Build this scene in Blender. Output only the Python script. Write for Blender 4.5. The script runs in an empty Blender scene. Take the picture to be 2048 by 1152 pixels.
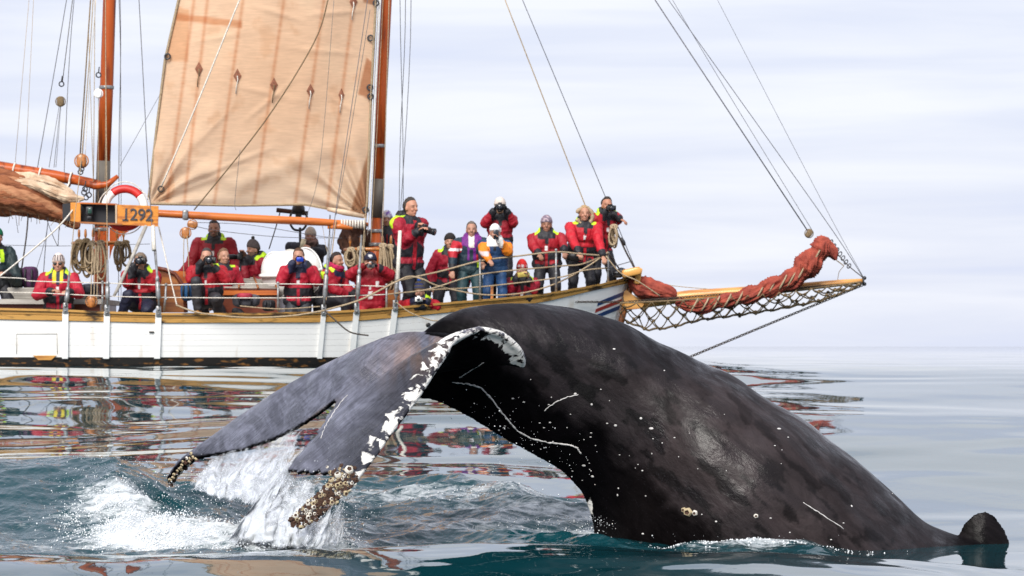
import bpy, math, random
import numpy as np
from mathutils import Vector, Matrix
from mathutils.bvhtree import BVHTree

# ------------------------------------------------------------------ camera, world, sun, exposure
random.seed(7); np.random.seed(7)
SC = bpy.context.scene
COL = SC.collection
CZ = 1.35            # camera height
F = 6300.0           # focal length in pixels of the 2048 wide photograph
CX, HY = 1024.0, 693.0
cam = bpy.data.cameras.new('camera'); camo = bpy.data.objects.new('camera', cam); COL.objects.link(camo)
camo.location = (0, 0, CZ); camo.rotation_euler = (math.radians(90), 0, 0)
cam.sensor_width = 36.0; cam.lens = F / 2048 * 36.0; cam.shift_y = (HY - 576) / 2048
cam.clip_start = 0.5; cam.clip_end = 20000
cam.dof.use_dof = True; cam.dof.focus_distance = 21.5; cam.dof.aperture_fstop = 9.0
SC.camera = camo
SC.view_settings.view_transform = 'Standard'; SC.view_settings.look = 'None'
SC.view_settings.exposure = 0.25; SC.view_settings.gamma = 1.0
SC.view_settings.use_curve_mapping = False
SC.cycles.max_bounces = 8; SC.cycles.transparent_max_bounces = 16
SC.cycles.caustics_reflective = False; SC.cycles.caustics_refractive = False

SUN_EL, SUN_AZ = math.radians(38), math.radians(198)   # azimuth measured from +Y clockwise
world = bpy.data.worlds.new('World'); SC.world = world; world.use_nodes = True
nt = world.node_tree; nt.nodes.clear()
def N(nt, t, **kw):
    n = nt.nodes.new(t)
    for k, v in kw.items():
        if k.startswith('i_'): n.inputs[k[2:].replace('_', ' ')].default_value = v
        elif isinstance(k, str): setattr(n, k, v)
    return n
wo = N(nt, 'ShaderNodeOutputWorld'); bg = N(nt, 'ShaderNodeBackground'); bg.inputs[1].default_value = 0.10
sky = N(nt, 'ShaderNodeTexSky'); sky.sky_type = 'NISHITA'; sky.sun_disc = False
sky.sun_elevation = SUN_EL; sky.sun_rotation = SUN_AZ; sky.air_density = 1.0; sky.dust_density = 1.5
tc = N(nt, 'ShaderNodeTexCoord')
mp = N(nt, 'ShaderNodeMapping'); mp.inputs['Scale'].default_value = (5.0, 5.0, 62.0); mp.inputs['Rotation'].default_value = (0, math.radians(2.0), 0)
n1 = N(nt, 'ShaderNodeTexNoise'); n1.inputs['Scale'].default_value = 1.0; n1.inputs['Detail'].default_value = 7; n1.inputs['Roughness'].default_value = 0.5; n1.inputs['Distortion'].default_value = 0.4
mp2 = N(nt, 'ShaderNodeMapping'); mp2.inputs['Scale'].default_value = (1.6, 1.6, 13.0); mp2.inputs['Location'].default_value = (3.3, 0, 1.2)
n2 = N(nt, 'ShaderNodeTexNoise'); n2.inputs['Scale'].default_value = 1.0; n2.inputs['Detail'].default_value = 3
add = N(nt, 'ShaderNodeMath', operation='MULTIPLY_ADD'); add.inputs[1].default_value = 0.5
ml2 = N(nt, 'ShaderNodeMath', operation='MULTIPLY'); ml2.inputs[1].default_value = 0.5
cr = N(nt, 'ShaderNodeValToRGB')
cr.color_ramp.elements[0].position = 0.40; cr.color_ramp.elements[0].color = (6.1, 6.6, 8.3, 1)
cr.color_ramp.elements[1].position = 0.60; cr.color_ramp.elements[1].color = (8.1, 8.3, 9.0, 1)
e_ = cr.color_ramp.elements.new(0.5); e_.color = (6.9, 7.25, 8.45, 1)
mx = N(nt, 'ShaderNodeMix', data_type='RGBA'); mx.inputs[0].default_value = 0.93
L = nt.links.new
L(tc.outputs['Generated'], mp.inputs[0]); L(mp.outputs[0], n1.inputs['Vector'])
L(tc.outputs['Generated'], mp2.inputs[0]); L(mp2.outputs[0], n2.inputs['Vector'])
L(n2.outputs['Fac'], ml2.inputs[0]); L(n1.outputs['Fac'], add.inputs[0]); L(ml2.outputs[0], add.inputs[2])
L(add.outputs[0], cr.inputs[0]); L(sky.outputs[0], mx.inputs[6]); L(cr.outputs[0], mx.inputs[7])
L(mx.outputs[2], bg.inputs[0]); L(bg.outputs[0], wo.inputs[0])

sl = bpy.data.lights.new('sun', 'SUN'); sl.energy = 4.2; sl.angle = math.radians(34); sl.color = (1.0, 0.96, 0.9)
slo = bpy.data.objects.new('sun', sl); COL.objects.link(slo)
sd = Vector((math.sin(SUN_AZ) * math.cos(SUN_EL), math.cos(SUN_AZ) * math.cos(SUN_EL), math.sin(SUN_EL)))
slo.rotation_euler = sd.to_track_quat('Z', 'Y').to_euler(); slo.location = sd * 50

# ------------------------------------------------------------------ helpers
def W(px, py, D):
    return Vector(((px - CX) / F * D, D, CZ - (py - HY) / F * D))
def pix(co):     # co Nx3 array -> px, py
    return CX + co[:, 0] / co[:, 1] * F, HY - (co[:, 2] - CZ) / co[:, 1] * F

_P = np.random.RandomState(3).permutation(512); _P = np.concatenate([_P, _P, _P])
_G = np.random.RandomState(4).normal(size=(512, 3)); _G /= np.linalg.norm(_G, axis=1)[:, None]
def pn(x, y, z=0.0):
    x, y, z = np.broadcast_arrays(np.asarray(x, float), np.asarray(y, float), np.asarray(z, float))
    xi = np.floor(x).astype(int); yi = np.floor(y).astype(int); zi = np.floor(z).astype(int)
    fx, fy, fz = x - xi, y - yi, z - zi
    u = fx * fx * fx * (fx * (fx * 6 - 15) + 10); v = fy * fy * fy * (fy * (fy * 6 - 15) + 10); w = fz * fz * fz * (fz * (fz * 6 - 15) + 10)
    def g(a, b, c):
        h = _P[(_P[(_P[(xi + a) & 511] + yi + b) & 511] + zi + c) & 511]
        gr = _G[h]
        return gr[..., 0] * (fx - a) + gr[..., 1] * (fy - b) + gr[..., 2] * (fz - c)
    l = lambda a, b, t: a + t * (b - a)
    return l(l(l(g(0,0,0), g(1,0,0), u), l(g(0,1,0), g(1,1,0), u), v), l(l(g(0,0,1), g(1,0,1), u), l(g(0,1,1), g(1,1,1), u), v), w) * 1.6
def fbm(x, y, z=0.0, o=4, r=0.5):
    s = 0; a = 1; t = 0
    for i in range(o):
        s = s + a * pn(x * 2 ** i + 17 * i, y * 2 ** i, z * 2 ** i if not np.isscalar(z) else z + i * 3.1); t += a; a *= r
    return s / t
def sst(a, b, x):
    t = np.clip((x - a) / (b - a), 0, 1); return t * t * (3 - 2 * t)

def new_mesh(name, V, Fc, smooth=True):
    me = bpy.data.meshes.new(name)
    V = np.asarray(V, dtype=np.float32)
    if isinstance(Fc, np.ndarray):
        nF, k = Fc.shape
        me.vertices.add(len(V)); me.vertices.foreach_set('co', V.ravel())
        me.loops.add(nF * k); me.loops.foreach_set('vertex_index', Fc.ravel().astype(np.int32))
        me.polygons.add(nF); me.polygons.foreach_set('loop_start', np.arange(0, nF * k, k, dtype=np.int32))
        me.update(calc_edges=True)
    else:
        me.from_pydata([tuple(map(float, v)) for v in V], [], Fc); me.update()
    me.polygons.foreach_set('use_smooth', [smooth] * len(me.polygons)); me.update()
    return me
def grid_faces(nr, nc, closed_c=False):
    i = np.arange(nr - 1)[:, None]; m = nc if closed_c else nc - 1
    j = np.arange(m)[None, :]; jn = (j + 1) % nc
    a = i * nc + j; b = i * nc + jn; c = (i + 1) * nc + jn; d = (i + 1) * nc + j
    return np.stack([a, b, c, d], -1).reshape(-1, 4)

def origin_of(p):
    return Vector(p['o_']) if p is not None and 'o_' in p else Vector((0, 0, 0))
def tag(o, label=None, cat=None, group=None, kind=None):
    if label: o['label'] = label
    if cat: o['category'] = cat
    if group: o['group'] = group
    if kind: o['kind'] = kind
    return o
ORIG = {}
def thing(name, loc, label, cat, group=None):
    o = bpy.data.objects.new(name, None); o.empty_display_size = 0.1; COL.objects.link(o); o.location = loc
    ORIG[o.name] = Vector(loc)
    return tag(o, label, cat, group)
def link(name, me, parent=None, loc=None, kind=None, label=None):
    """me holds world coordinates; it is shifted to the parent's (or its own) origin"""
    o = bpy.data.objects.new(name, me); COL.objects.link(o)
    if parent is not None:
        base = ORIG.get(parent.name, Vector((0, 0, 0)))
        o.parent = parent; ORIG[o.name] = base
        me.transform(Matrix.Translation(-base))
    else:
        base = Vector(loc) if loc is not None else Vector((0, 0, 0))
        o.location = base; ORIG[o.name] = base
        if loc is not None: me.transform(Matrix.Translation(-base))
    if kind: o['kind'] = kind
    if label: o['label'] = label
    return o

class MB:
    def __init__(s): s.v = []; s.f = []; s.n = 0
    def add(s, V, Fc):
        V = [tuple(v) for v in V]; s.v += V; s.f += [tuple(int(i) + s.n for i in f) for f in Fc]; s.n += len(V); return s
    def tube(s, pts, r, seg=6, cap=True, flat=None):
        pts = [Vector(p) for p in pts]; n = len(pts)
        if not hasattr(r, '__len__'): r = [r] * n
        up = None; V = []
        for i, p in enumerate(pts):
            t = (pts[min(i + 1, n - 1)] - pts[max(i - 1, 0)])
            if t.length < 1e-9: t = Vector((0, 0, 1))
            t.normalize()
            if up is None:
                up = Vector((0, 0, 1)) if abs(t.z) < 0.9 else Vector((1, 0, 0))
            a = up - t * up.dot(t)
            if a.length < 1e-6: a = t.orthogonal()
            a.normalize(); up = a; b = t.cross(a)
            for k in range(seg):
                th = 2 * math.pi * k / seg
                V.append(p + (a * math.cos(th) + b * math.sin(th) * (flat or 1)) * r[i])
        Fc = [tuple(x) for x in grid_faces(n, seg, True)]
        if cap: Fc += [tuple(range(seg))[::-1], tuple((n - 1) * seg + k for k in range(seg))]
        return s.add(V, Fc)
    def box(s, c, size, rot=None, bev=0.0):
        c = Vector(c); h = Vector(size) / 2
        if bev <= 0:
            V = [Vector((x * h.x, y * h.y, z * h.z)) for z in (-1, 1) for y in (-1, 1) for x in (-1, 1)]
            Fc = [(0, 2, 3, 1), (4, 5, 7, 6), (0, 1, 5, 4), (2, 6, 7, 3), (0, 4, 6, 2), (1, 3, 7, 5)]
        else:
            b = min(bev, min(h) * 0.9); V = []; Fc = []
            # rounded in the x-z outline, chamfered front/back
            prof = []
            for (sx, sz) in ((1, 1), (-1, 1), (-1, -1), (1, -1)):
                a0 = {(1, 1): 0, (-1, 1): 90, (-1, -1): 180, (1, -1): 270}[(sx, sz)]
                for q in (0, 45, 90):
                    a = math.radians(a0 + q); prof.append((sx * (h.x - b) + b * math.cos(a), sz * (h.z - b) + b * math.sin(a)))
            rings = [(-h.y, .6), (-h.y + b * .6, 0), (h.y - b * .6, 0), (h.y, .6)]
            for (yy, ins) in rings:
                for (px_, pz_) in prof:
                    V.append(Vector((px_ - math.copysign(b * ins, px_) , yy, pz_ - math.copysign(b * ins, pz_))))
            n = len(prof)
            Fc = [tuple(x) for x in grid_faces(4, n, True)] + [tuple(range(n))[::-1], tuple(3 * n + k for k in range(n))]
        if rot is not None: V = [rot @ v for v in V]
        return s.add([v + c for v in V], Fc)
    def ell(s, c, r, seg=12, rings=8, rot=None):
        c = Vector(c); r = Vector(r) if hasattr(r, '__len__') else Vector((r, r, r))
        V = [Vector((0, 0, r.z))]
        for i in range(1, rings):
            ph = math.pi * i / rings
            for k in range(seg):
                th = 2 * math.pi * k / seg
                V.append(Vector((r.x * math.sin(ph) * math.cos(th), r.y * math.sin(ph) * math.sin(th), r.z * math.cos(ph))))
        V.append(Vector((0, 0, -r.z)))
        Fc = [(0, 1 + k, 1 + (k + 1) % seg) for k in range(seg)]
        for i in range(rings - 2):
            for k in range(seg):
                a = 1 + i * seg + k; b = 1 + i * seg + (k + 1) % seg
                Fc.append((a, a + seg, b + seg, b))
        l = len(V) - 1; o = 1 + (rings - 2) * seg
        Fc += [(o + k, l, o + (k + 1) % seg) for k in range(seg)]
        if rot is not None: V = [rot @ v for v in V]
        return s.add([v + c for v in V], Fc)
    def cap(s, p0, p1, r0, r1, seg=10):      # tapered capsule
        p0 = Vector(p0); p1 = Vector(p1); d = (p1 - p0)
        if d.length < 1e-6: return s.ell(p0, r0)
        t = d.normalized(); pts = []; rr = []
        for a in (80, 50, 20): pts.append(p0 - t * r0 * math.sin(math.radians(a))); rr.append(r0 * math.cos(math.radians(a)))
        pts.append(p0); rr.append(r0); pts.append(p1); rr.append(r1)
        for a in (20, 50, 80): pts.append(p1 + t * r1 * math.sin(math.radians(a))); rr.append(r1 * math.cos(math.radians(a)))
        return s.tube(pts, rr, seg)
    def ring(s, c, R, r, ax_u, ax_v, seg=24, rs=8, a0=0, a1=360, flat=1.0):
        c = Vector(c); u = Vector(ax_u).normalized(); v = Vector(ax_v).normalized(); w = u.cross(v)
        full = abs(a1 - a0) >= 360; n = seg if full else seg + 1; V = []
        for i in range(n):
            a = math.radians(a0 + (a1 - a0) * i / seg); d = u * math.cos(a) + v * math.sin(a)
            for k in range(rs):
                t = 2 * math.pi * k / rs; V.append(c + d * (R + r * math.cos(t)) + w * r * flat * math.sin(t))
        Fc = []
        for i in range(seg):
            j = (i + 1) % n
            for k in range(rs):
                Fc.append((i * rs + k, j * rs + k, j * rs + (k + 1) % rs, i * rs + (k + 1) % rs))
        if not full: Fc += [tuple(range(rs)), tuple((n - 1) * rs + k for k in range(rs))[::-1]]
        return s.add(V, Fc)
    def sheet(s, P, nr, nc):     # P rows x cols of points
        return s.add([p for row in P for p in row], grid_faces(nr, nc))
    def build(s, name, mat, parent=None, smooth=True, loc=None, kind=None, label=None):
        me = new_mesh(name, np.array([tuple(v) for v in s.v]), s.f, smooth)
        if mat: me.materials.append(mat)
        return link(name, me, parent, loc, kind, label)

def sag(a, b, drop, n=12):
    a = Vector(a); b = Vector(b)
    return [a.lerp(b, i / n) - Vector((0, 0, drop * 4 * (i / n) * (1 - i / n))) for i in range(n + 1)]
def wav(pts, amp, sc=1.0, seed=0):
    out = []
    for i, p in enumerate(pts):
        out.append(Vector(p) + Vector((float(pn(i * sc, seed)), float(pn(i * sc, seed + 9)), float(pn(i * sc, seed + 20)))) * amp)
    return out
def spline(pts, n=8):      # catmull-rom through points
    pts = [Vector(p) for p in pts]; out = []
    for i in range(len(pts) - 1):
        p0 = pts[max(i - 1, 0)]; p1 = pts[i]; p2 = pts[i + 1]; p3 = pts[min(i + 2, len(pts) - 1)]
        for k in range(n):
            t = k / n
            out.append(0.5 * ((2 * p1) + (p2 - p0) * t + (2 * p0 - 5 * p1 + 4 * p2 - p3) * t * t + (3 * p1 - p0 - 3 * p2 + p3) * t ** 3))
    out.append(pts[-1]); return out

# ------------------------------------------------------------------ materials
def mat(name, col=(0.5, 0.5, 0.5), rough=0.5, col2=None, scale=8.0, stretch=(1, 1, 1), amt=0.5, bump=0.0, bscale=40.0, bdist=0.01,
        metal=0.0, spec=0.5, attr=None, coat=0.0, lo=0.4, hi=0.65, transl=0.0, ior=1.45, sheen=0.0, detail=4):
    m = bpy.data.materials.new(name); m.use_nodes = True; t = m.node_tree; b = t.nodes['Principled BSDF']; L = t.links.new
    b.inputs['Roughness'].default_value = rough; b.inputs['Metallic'].default_value = metal
    b.inputs['Specular IOR Level'].default_value = spec; b.inputs['IOR'].default_value = ior
    b.inputs['Coat Weight'].default_value = coat; b.inputs['Coat Roughness'].default_value = 0.15
    b.inputs['Sheen Weight'].default_value = sheen
    tcn = N(t, 'ShaderNodeTexCoord'); mpn = N(t, 'ShaderNodeMapping'); mpn.inputs['Scale'].default_value = stretch
    L(tcn.outputs['Object'], mpn.inputs[0])
    base = None
    if attr:
        a = N(t, 'ShaderNodeAttribute'); a.attribute_name = attr; base = a.outputs['Color']
    nz = N(t, 'ShaderNodeTexNoise'); nz.inputs['Scale'].default_value = scale; nz.inputs['Detail'].default_value = detail; L(mpn.outputs[0], nz.inputs['Vector'])
    rp = N(t, 'ShaderNodeMapRange'); rp.inputs[1].default_value = lo; rp.inputs[2].default_value = hi; L(nz.outputs['Fac'], rp.inputs[0])
    mxn = N(t, 'ShaderNodeMix', data_type='RGBA')
    if attr:
        mxn.blend_type = 'MULTIPLY'; mxn.inputs[0].default_value = 1.0
        L(base, mxn.inputs[6])
        c2 = N(t, 'ShaderNodeMapRange'); c2.inputs[3].default_value = 1 - amt; c2.inputs[4].default_value = 1.0
        L(rp.outputs[0], c2.inputs[0]); L(c2.outputs[0], mxn.inputs[7])
    else:
        mxn.inputs[6].default_value = (*col, 1); mxn.inputs[7].default_value = (*(col2 or tuple(c * (1 - amt) for c in col)), 1)
        L(rp.outputs[0], mxn.inputs[0])
    out = mxn.outputs[2]
    L(out, b.inputs['Base Color'])
    if bump:
        nb = N(t, 'ShaderNodeTexNoise'); nb.inputs['Scale'].default_value = bscale; nb.inputs['Detail'].default_value = 4; L(mpn.outputs[0], nb.inputs['Vector'])
        bn = N(t, 'ShaderNodeBump'); bn.inputs['Strength'].default_value = bump; bn.inputs['Distance'].default_value = bdist
        L(nb.outputs['Fac'], bn.inputs['Height']); L(bn.outputs[0], b.inputs['Normal'])
    if transl:
        tr = N(t, 'ShaderNodeBsdfTranslucent'); L(out, tr.inputs[0]); ms = N(t, 'ShaderNodeMixShader'); ms.inputs[0].default_value = transl
        L(b.outputs[0], ms.inputs[1]); L(tr.outputs[0], ms.inputs[2]); L(ms.outputs[0], t.nodes['Material Output'].inputs[0])
    return m
def set_col(me, name, arr):
    a = me.color_attributes.new(name, 'FLOAT_COLOR', 'POINT')
    c = np.ones((len(me.vertices), 4), dtype=np.float32); c[:, :3] = arr
    a.data.foreach_set('color', c.ravel())
def set_f(me, name, arr):
    a = me.attributes.new(name, 'FLOAT', 'POINT'); a.data.foreach_set('value', np.asarray(arr, dtype=np.float32).ravel())
def coords(me):
    c = np.empty(len(me.vertices) * 3, dtype=np.float32); me.vertices.foreach_get('co', c); return c.reshape(-1, 3).astype(float)
def normals(me):
    c = np.empty(len(me.vertices) * 3, dtype=np.float32); me.vertices.foreach_get('normal', c); return c.reshape(-1, 3).astype(float)
def put(me, co):
    me.vertices.foreach_set('co', np.asarray(co, dtype=np.float32).ravel()); me.update()

BAKE = []       # (name, raw mesh, voxel, smooth iterations, callback(mesh)) fused into one surface each
def fuse(mb, voxel, smooth, cb):
    me = new_mesh('raw', np.array([tuple(v) for v in mb.v]), mb.f, True)
    BAKE.append((me, voxel, smooth, cb))
def run_bakes():
    global BAKE
    tmp = []
    for me, voxel, sm, cb in BAKE:
        o = bpy.data.objects.new('tmp', me); COL.objects.link(o)
        r = o.modifiers.new('r', 'REMESH'); r.mode = 'VOXEL'; r.voxel_size = voxel; r.use_smooth_shade = True
        if sm:
            s = o.modifiers.new('s', 'SMOOTH'); s.factor = 0.5; s.iterations = sm
        tmp.append((o, me, cb))
    bpy.context.view_layer.update()
    dg = bpy.context.evaluated_depsgraph_get()
    res = []
    for o, me, cb in tmp:
        res.append(bpy.data.meshes.new_from_object(o.evaluated_get(dg)))
    for (o, me, cb), r in zip(tmp, res):
        bpy.data.objects.remove(o); bpy.data.meshes.remove(me)
        cb(r)
    BAKE = []
# ------------------------------------------------------------------ the sea
def zbase(y):
    t = np.clip((y - 21.0) / 22.0, 0, 1)
    return 1.08 * (0.45 * t + 0.55 * t * t * (3 - 2 * t))
_rs = np.random.RandomState(11)
_W = []
for i in range(16):
    lam = 0.9 * (4.2 / 0.9) ** (i / 15.0); th = _rs.normal(0, 0.42); k = 2 * math.pi / lam
    _W.append((k * math.sin(th), k * math.cos(th), _rs.uniform(0, 6.28), 0.0065 / k * (0.7 + 0.6 * _rs.rand())))
_W2 = []
for i in range(12):
    lam = 1.9 * (9.0 / 1.9) ** (i / 11.0); th = _rs.uniform(-1.35, 1.35); k = 2 * math.pi / lam
    _W2.append((k * math.sin(th), k * math.cos(th) * .6, _rs.uniform(0, 6.28), 0.0125 / k))
def sea(x, y, masks=False):
    x = np.asarray(x, float); y = np.asarray(y, float)
    u = x / np.maximum(y, 1) * F + CX            # lateral bearing of the point, used only to lay out where the whale churned the water
    z = zbase(y)
    wx = x + 0.5 * pn(x * 0.35, y * 0.25, 1.7); wy = y + 0.9 * pn(x * 0.22, y * 0.3, 5.1)
    s = 0
    for (kx, ky, ph, a) in _W: s = s + a * np.sin(kx * wx + ky * wy + ph)
    for (kx, ky, ph, a) in _W2: s = s + a * np.sin(kx * wx + ky * wy + ph)
    calm = 1 - 0.6 * sst(1.2, 3.6, x - 0.04 * (y - 22))
    fade = 1 - sst(60, 120, y) * 0.6
    z = z + s * calm * fade * 1.0
    z = z + 0.05 * pn(x * 0.12, y * 0.16, 3.3) * (0.4 + 0.6 * sst(20, 30, y)) * fade
    # churned patch round the flukes and along the flank
    rid = np.interp(u, [-2000, 0, 230, 360, 480, 700, 1000, 1190, 1330, 1700, 2000], [0.26, 0.42, 0.42, 0.22, 0.14, 0.10, 0.10, 0.05, 0.01, 0.0, 0.0])
    yr = np.interp(u, [0, 300, 700, 1200], [23.4, 23.6, 24.4, 23.6])
    z = z + rid * np.exp(-((y - yr) / np.where(y > yr, 0.45, 1.5)) ** 2)
    turb = sst(19.3, 20.4, y) * (1 - sst(yr + 0.1, yr + 0.8, y)) * (1 - sst(1180, 1420, u)) * sst(-900, -200, u)
    flank = np.exp(-((y - 20.6) / 0.6) ** 2) * sst(1250, 1400, u) * (1 - sst(1600, 1740, u))
    turb = np.maximum(turb, flank * 0.8)
    tb = 0
    for i, (sc, am) in enumerate(((0.8, 0.07), (1.9, 0.05), (4.6, 0.022), (10.0, 0.008))):
        nn = pn(x * sc * 0.75 + 3 * i, y * sc * 0.8, 7.7 * i + 0.3)
        tb = tb + am * (1 - 2.0 * np.abs(nn))
    z = z + turb * tb * (0.55 + 0.45 * sst(60, 260, u))
    z = z + (1 - sst(18.9, 19.6, y)) * (0.010 * pn(x * 1.3, y * 1.5, 6.6) + 0.005 * pn(x * 3.1, y * 3.0, 2.6))
    # smooth foreground swell
    A = np.interp(u, [-500, 0, 250, 500, 700, 1100, 1500, 1800, 2048, 2600], [0.15, 0.14, 0.125, 0.16, 0.185, 0.18, 0.165, 0.12, 0.04, 0.03])
    yf = 18.3 + 0.35 * pn(x * 0.5, 4.4) 
    A = A * (1 + 0.12 * pn(x * 0.9, 9.1))
    z = z + A * np.exp(-((y - yf) / np.where(y > yf, 0.75, 1.9)) ** 2) 
    def blob(pu, pv, ru, rv): return np.exp(-((u - pu) / ru) ** 2 - ((y - pv) / rv) ** 2)
    fm = np.clip(blob(300, 21.0, 120, .6) + blob(575, 20.4, 120, .5) + .5 * blob(235, 22.0, 95, .5), 0, 1)
    z = z + fm * (0.05 + 0.06 * (1 - 2 * np.abs(pn(x * 5, y * 5, 2.2))) + 0.03 * pn(x * 14, y * 14, 4.4))
    if masks:
        # foam: the white boil left of the flukes, below the fluke tips, streaks right of it
        def blob(pu, pv, ru, rv): return np.exp(-((u - pu) / ru) ** 2 - ((y - pv) / rv) ** 2)
        foam = 1.5 * blob(310, 20.95, 105, 0.42) + 0.7 * blob(235, 22.0, 95, 0.5) + 1.25 * blob(575, 20.35, 110, 0.5) + 0.6 * blob(470, 21.6, 110, 0.6) \
             + 0.2 * blob(80, 20.6, 200, 0.8) + 0.42 * blob(900, 23.5, 330, 0.35) + 0.36 * blob(860, 21.7, 260, 0.3) + 0.40 * blob(1050, 22.6, 180, 0.4) + 0.24 * turb + 0.65 * blob(1500, 20.75, 160, 0.4) + 0.5 * blob(1180, 21.4, 60, 0.5)
        return z, turb, foam
    return z

ys = [13.0]
while ys[-1] < 17.0: ys.append(ys[-1] + 0.06)
while ys[-1] < 25.5: ys.append(ys[-1] + 0.0155)
while ys[-1] < 46: ys.append(ys[-1] + 0.045)
while ys[-1] < 9000: ys.append(ys[-1] * 1.006 + 0.01)
ys = np.array(ys)
th = np.concatenate([np.linspace(-0.62, -0.19, 40)[:-1], np.linspace(-0.19, 0.185, 640), np.linspace(0.185, 0.6, 40)[1:]])
Y, T = np.meshgrid(ys, th, indexing='ij'); X = Y * T
Z, TB, FO = sea(X, Y, True)
farf = sst(80, 300, Y); Z = Z * (1 - farf) + farf * 1.0
co = np.stack([X, Y, Z], -1).reshape(-1, 3)
me = new_mesh('sea', co, grid_faces(len(ys), len(th))[:, ::-1])
set_f(me, 'foam', FO); set_f(me, 'turb', TB)
m = bpy.data.materials.new('sea water'); m.use_nodes = True; t = m.node_tree; b = t.nodes['Principled BSDF']; L = t.links.new
b.inputs['Base Color'].default_value = (0.003, 0.036, 0.045, 1); b.inputs['Roughness'].default_value = 0.02; b.inputs['IOR'].default_value = 1.333
b.inputs['Specular IOR Level'].default_value = 0.5
geo = N(t, 'ShaderNodeNewGeometry'); af = N(t, 'ShaderNodeAttribute'); af.attribute_name = 'foam'; at = N(t, 'ShaderNodeAttribute'); at.attribute_name = 'turb'
mpa = N(t, 'ShaderNodeMapping'); mpa.inputs['Scale'].default_value = (1.0, 0.6, 1.0); L(geo.outputs['Position'], mpa.inputs[0])
# fine ripples
r1 = N(t, 'ShaderNodeTexNoise'); r1.inputs['Scale'].default_value = 9; r1.inputs['Detail'].default_value = 4; L(mpa.outputs[0], r1.inputs['Vector'])
r2 = N(t, 'ShaderNodeTexNoise'); r2.inputs['Scale'].default_value = 1.6; r2.inputs['Detail'].default_value = 3; L(mpa.outputs[0], r2.inputs['Vector'])
bs = N(t, 'ShaderNodeMath', operation='MULTIPLY_ADD'); bs.inputs[1].default_value = 0.9; bs.inputs[2].default_value = 0.02; L(at.outputs['Fac'], bs.inputs[0])
b1 = N(t, 'ShaderNodeBump'); b1.inputs['Distance'].default_value = 0.03; L(bs.outputs[0], b1.inputs['Strength']); L(r1.outputs['Fac'], b1.inputs['Height'])
L(b1.outputs[0], b.inputs['Normal'])
# foam
f1 = N(t, 'ShaderNodeTexNoise'); f1.inputs['Scale'].default_value = 8; f1.inputs['Detail'].default_value = 8; f1.inputs['Roughness'].default_value = 0.74; f1.inputs['Distortion'].default_value = 0.8
mpf = N(t, 'ShaderNodeMapping'); mpf.inputs['Scale'].default_value = (0.8, 0.8, 2.2); L(geo.outputs['Position'], mpf.inputs[0]); L(mpf.outputs[0], f1.inputs['Vector'])
sm = N(t, 'ShaderNodeMath', operation='MULTIPLY_ADD'); sm.inputs[1].default_value = 0.50; L(af.outputs['Fac'], sm.inputs[0]); L(f1.outputs['Fac'], sm.inputs[2])
mr = N(t, 'ShaderNodeMapRange'); mr.inputs[1].default_value = 0.72; mr.inputs[2].default_value = 0.98; L(sm.outputs[0], mr.inputs[0])
fb = N(t, 'ShaderNodeBsdfPrincipled'); fb.inputs['Base Color'].default_value = (0.80, 0.84, 0.86, 1); fb.inputs['Roughness'].default_value = 0.45
bf = N(t, 'ShaderNodeBump'); bf.inputs['Distance'].default_value = 0.05; bf.inputs['Strength'].default_value = 1.0; L(f1.outputs['Fac'], bf.inputs['Height']); L(bf.outputs[0], fb.inputs['Normal'])
ms = N(t, 'ShaderNodeMixShader'); L(mr.outputs[0], ms.inputs[0]); L(b.outputs[0], ms.inputs[1]); L(fb.outputs[0], ms.inputs[2]); L(ms.outputs[0], t.nodes['Material Output'].inputs[0])
me.materials.append(m)
o = link('sea', me); tag(o, 'dark green rippled sea with ship reflections and churned foam', kind='structure')
# ------------------------------------------------------------------ the whale
def interp_curve(P, t):
    P = np.array(P, float); return np.stack([np.interp(t, P[:, 0], P[:, k]) for k in range(1, P.shape[1])], -1)
def smooth1(P, n=400, w=9):
    P = np.array(P, float); t = np.linspace(P[0, 0], P[-1, 0], n)
    C = interp_curve(P, t); k = np.hanning(w * 2 + 3)[1:-1]; k /= k.sum()
    out = np.stack([np.convolve(np.pad(C[:, j], (w, w), mode='reflect', reflect_type='odd'), k, mode='valid') for j in range(C.shape[1])], -1)
    return t, out
wmb = MB()
# body: stations  s, top px,py ; bottom px,py ; depth of the middle ; half width / half height
ST = [(0, 795, 712, 835, 800, 21.25, .30), (1, 832, 676, 868, 802, 21.28, .34), (2, 880, 636, 930, 832, 21.35, .42), (3, 930, 614, 975, 858, 21.42, .50), (4, 1000, 605, 1020, 886, 21.5, .54), (5, 1080, 606, 1080, 916, 21.58, .58),
      (6, 1165, 620, 1130, 948, 21.65, .62), (7, 1240, 645, 1165, 985, 21.7, .66), (8, 1305, 680, 1185, 1040, 21.75, .68), (9, 1380, 709, 1192, 1110, 21.8, .7),
      (10, 1450, 744, 1200, 1200, 21.8, .72), (11, 1505, 783, 1230, 1290, 21.8, .72), (12, 1565, 818, 1290, 1380, 21.8, .72), (13, 1625, 856, 1360, 1440, 21.8, .70),
      (14, 1685, 903, 1430, 1500, 21.8, .68), (15, 1745, 950, 1500, 1560, 21.8, .66), (16, 1800, 1004, 1570, 1600, 21.8, .64), (17, 1850, 1046, 1640, 1640, 21.8, .62),
      (18, 1900, 1066, 1720, 1680, 21.8, .6), (19, 1960, 1080, 1800, 1700, 21.8, .6), (20, 2100, 1140, 1980, 1720, 21.8, .55), (21, 2300, 1260, 2200, 1720, 21.8, .5)]
t, C = smooth1(ST, 120, 2)
seg = 48; V = []
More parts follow.
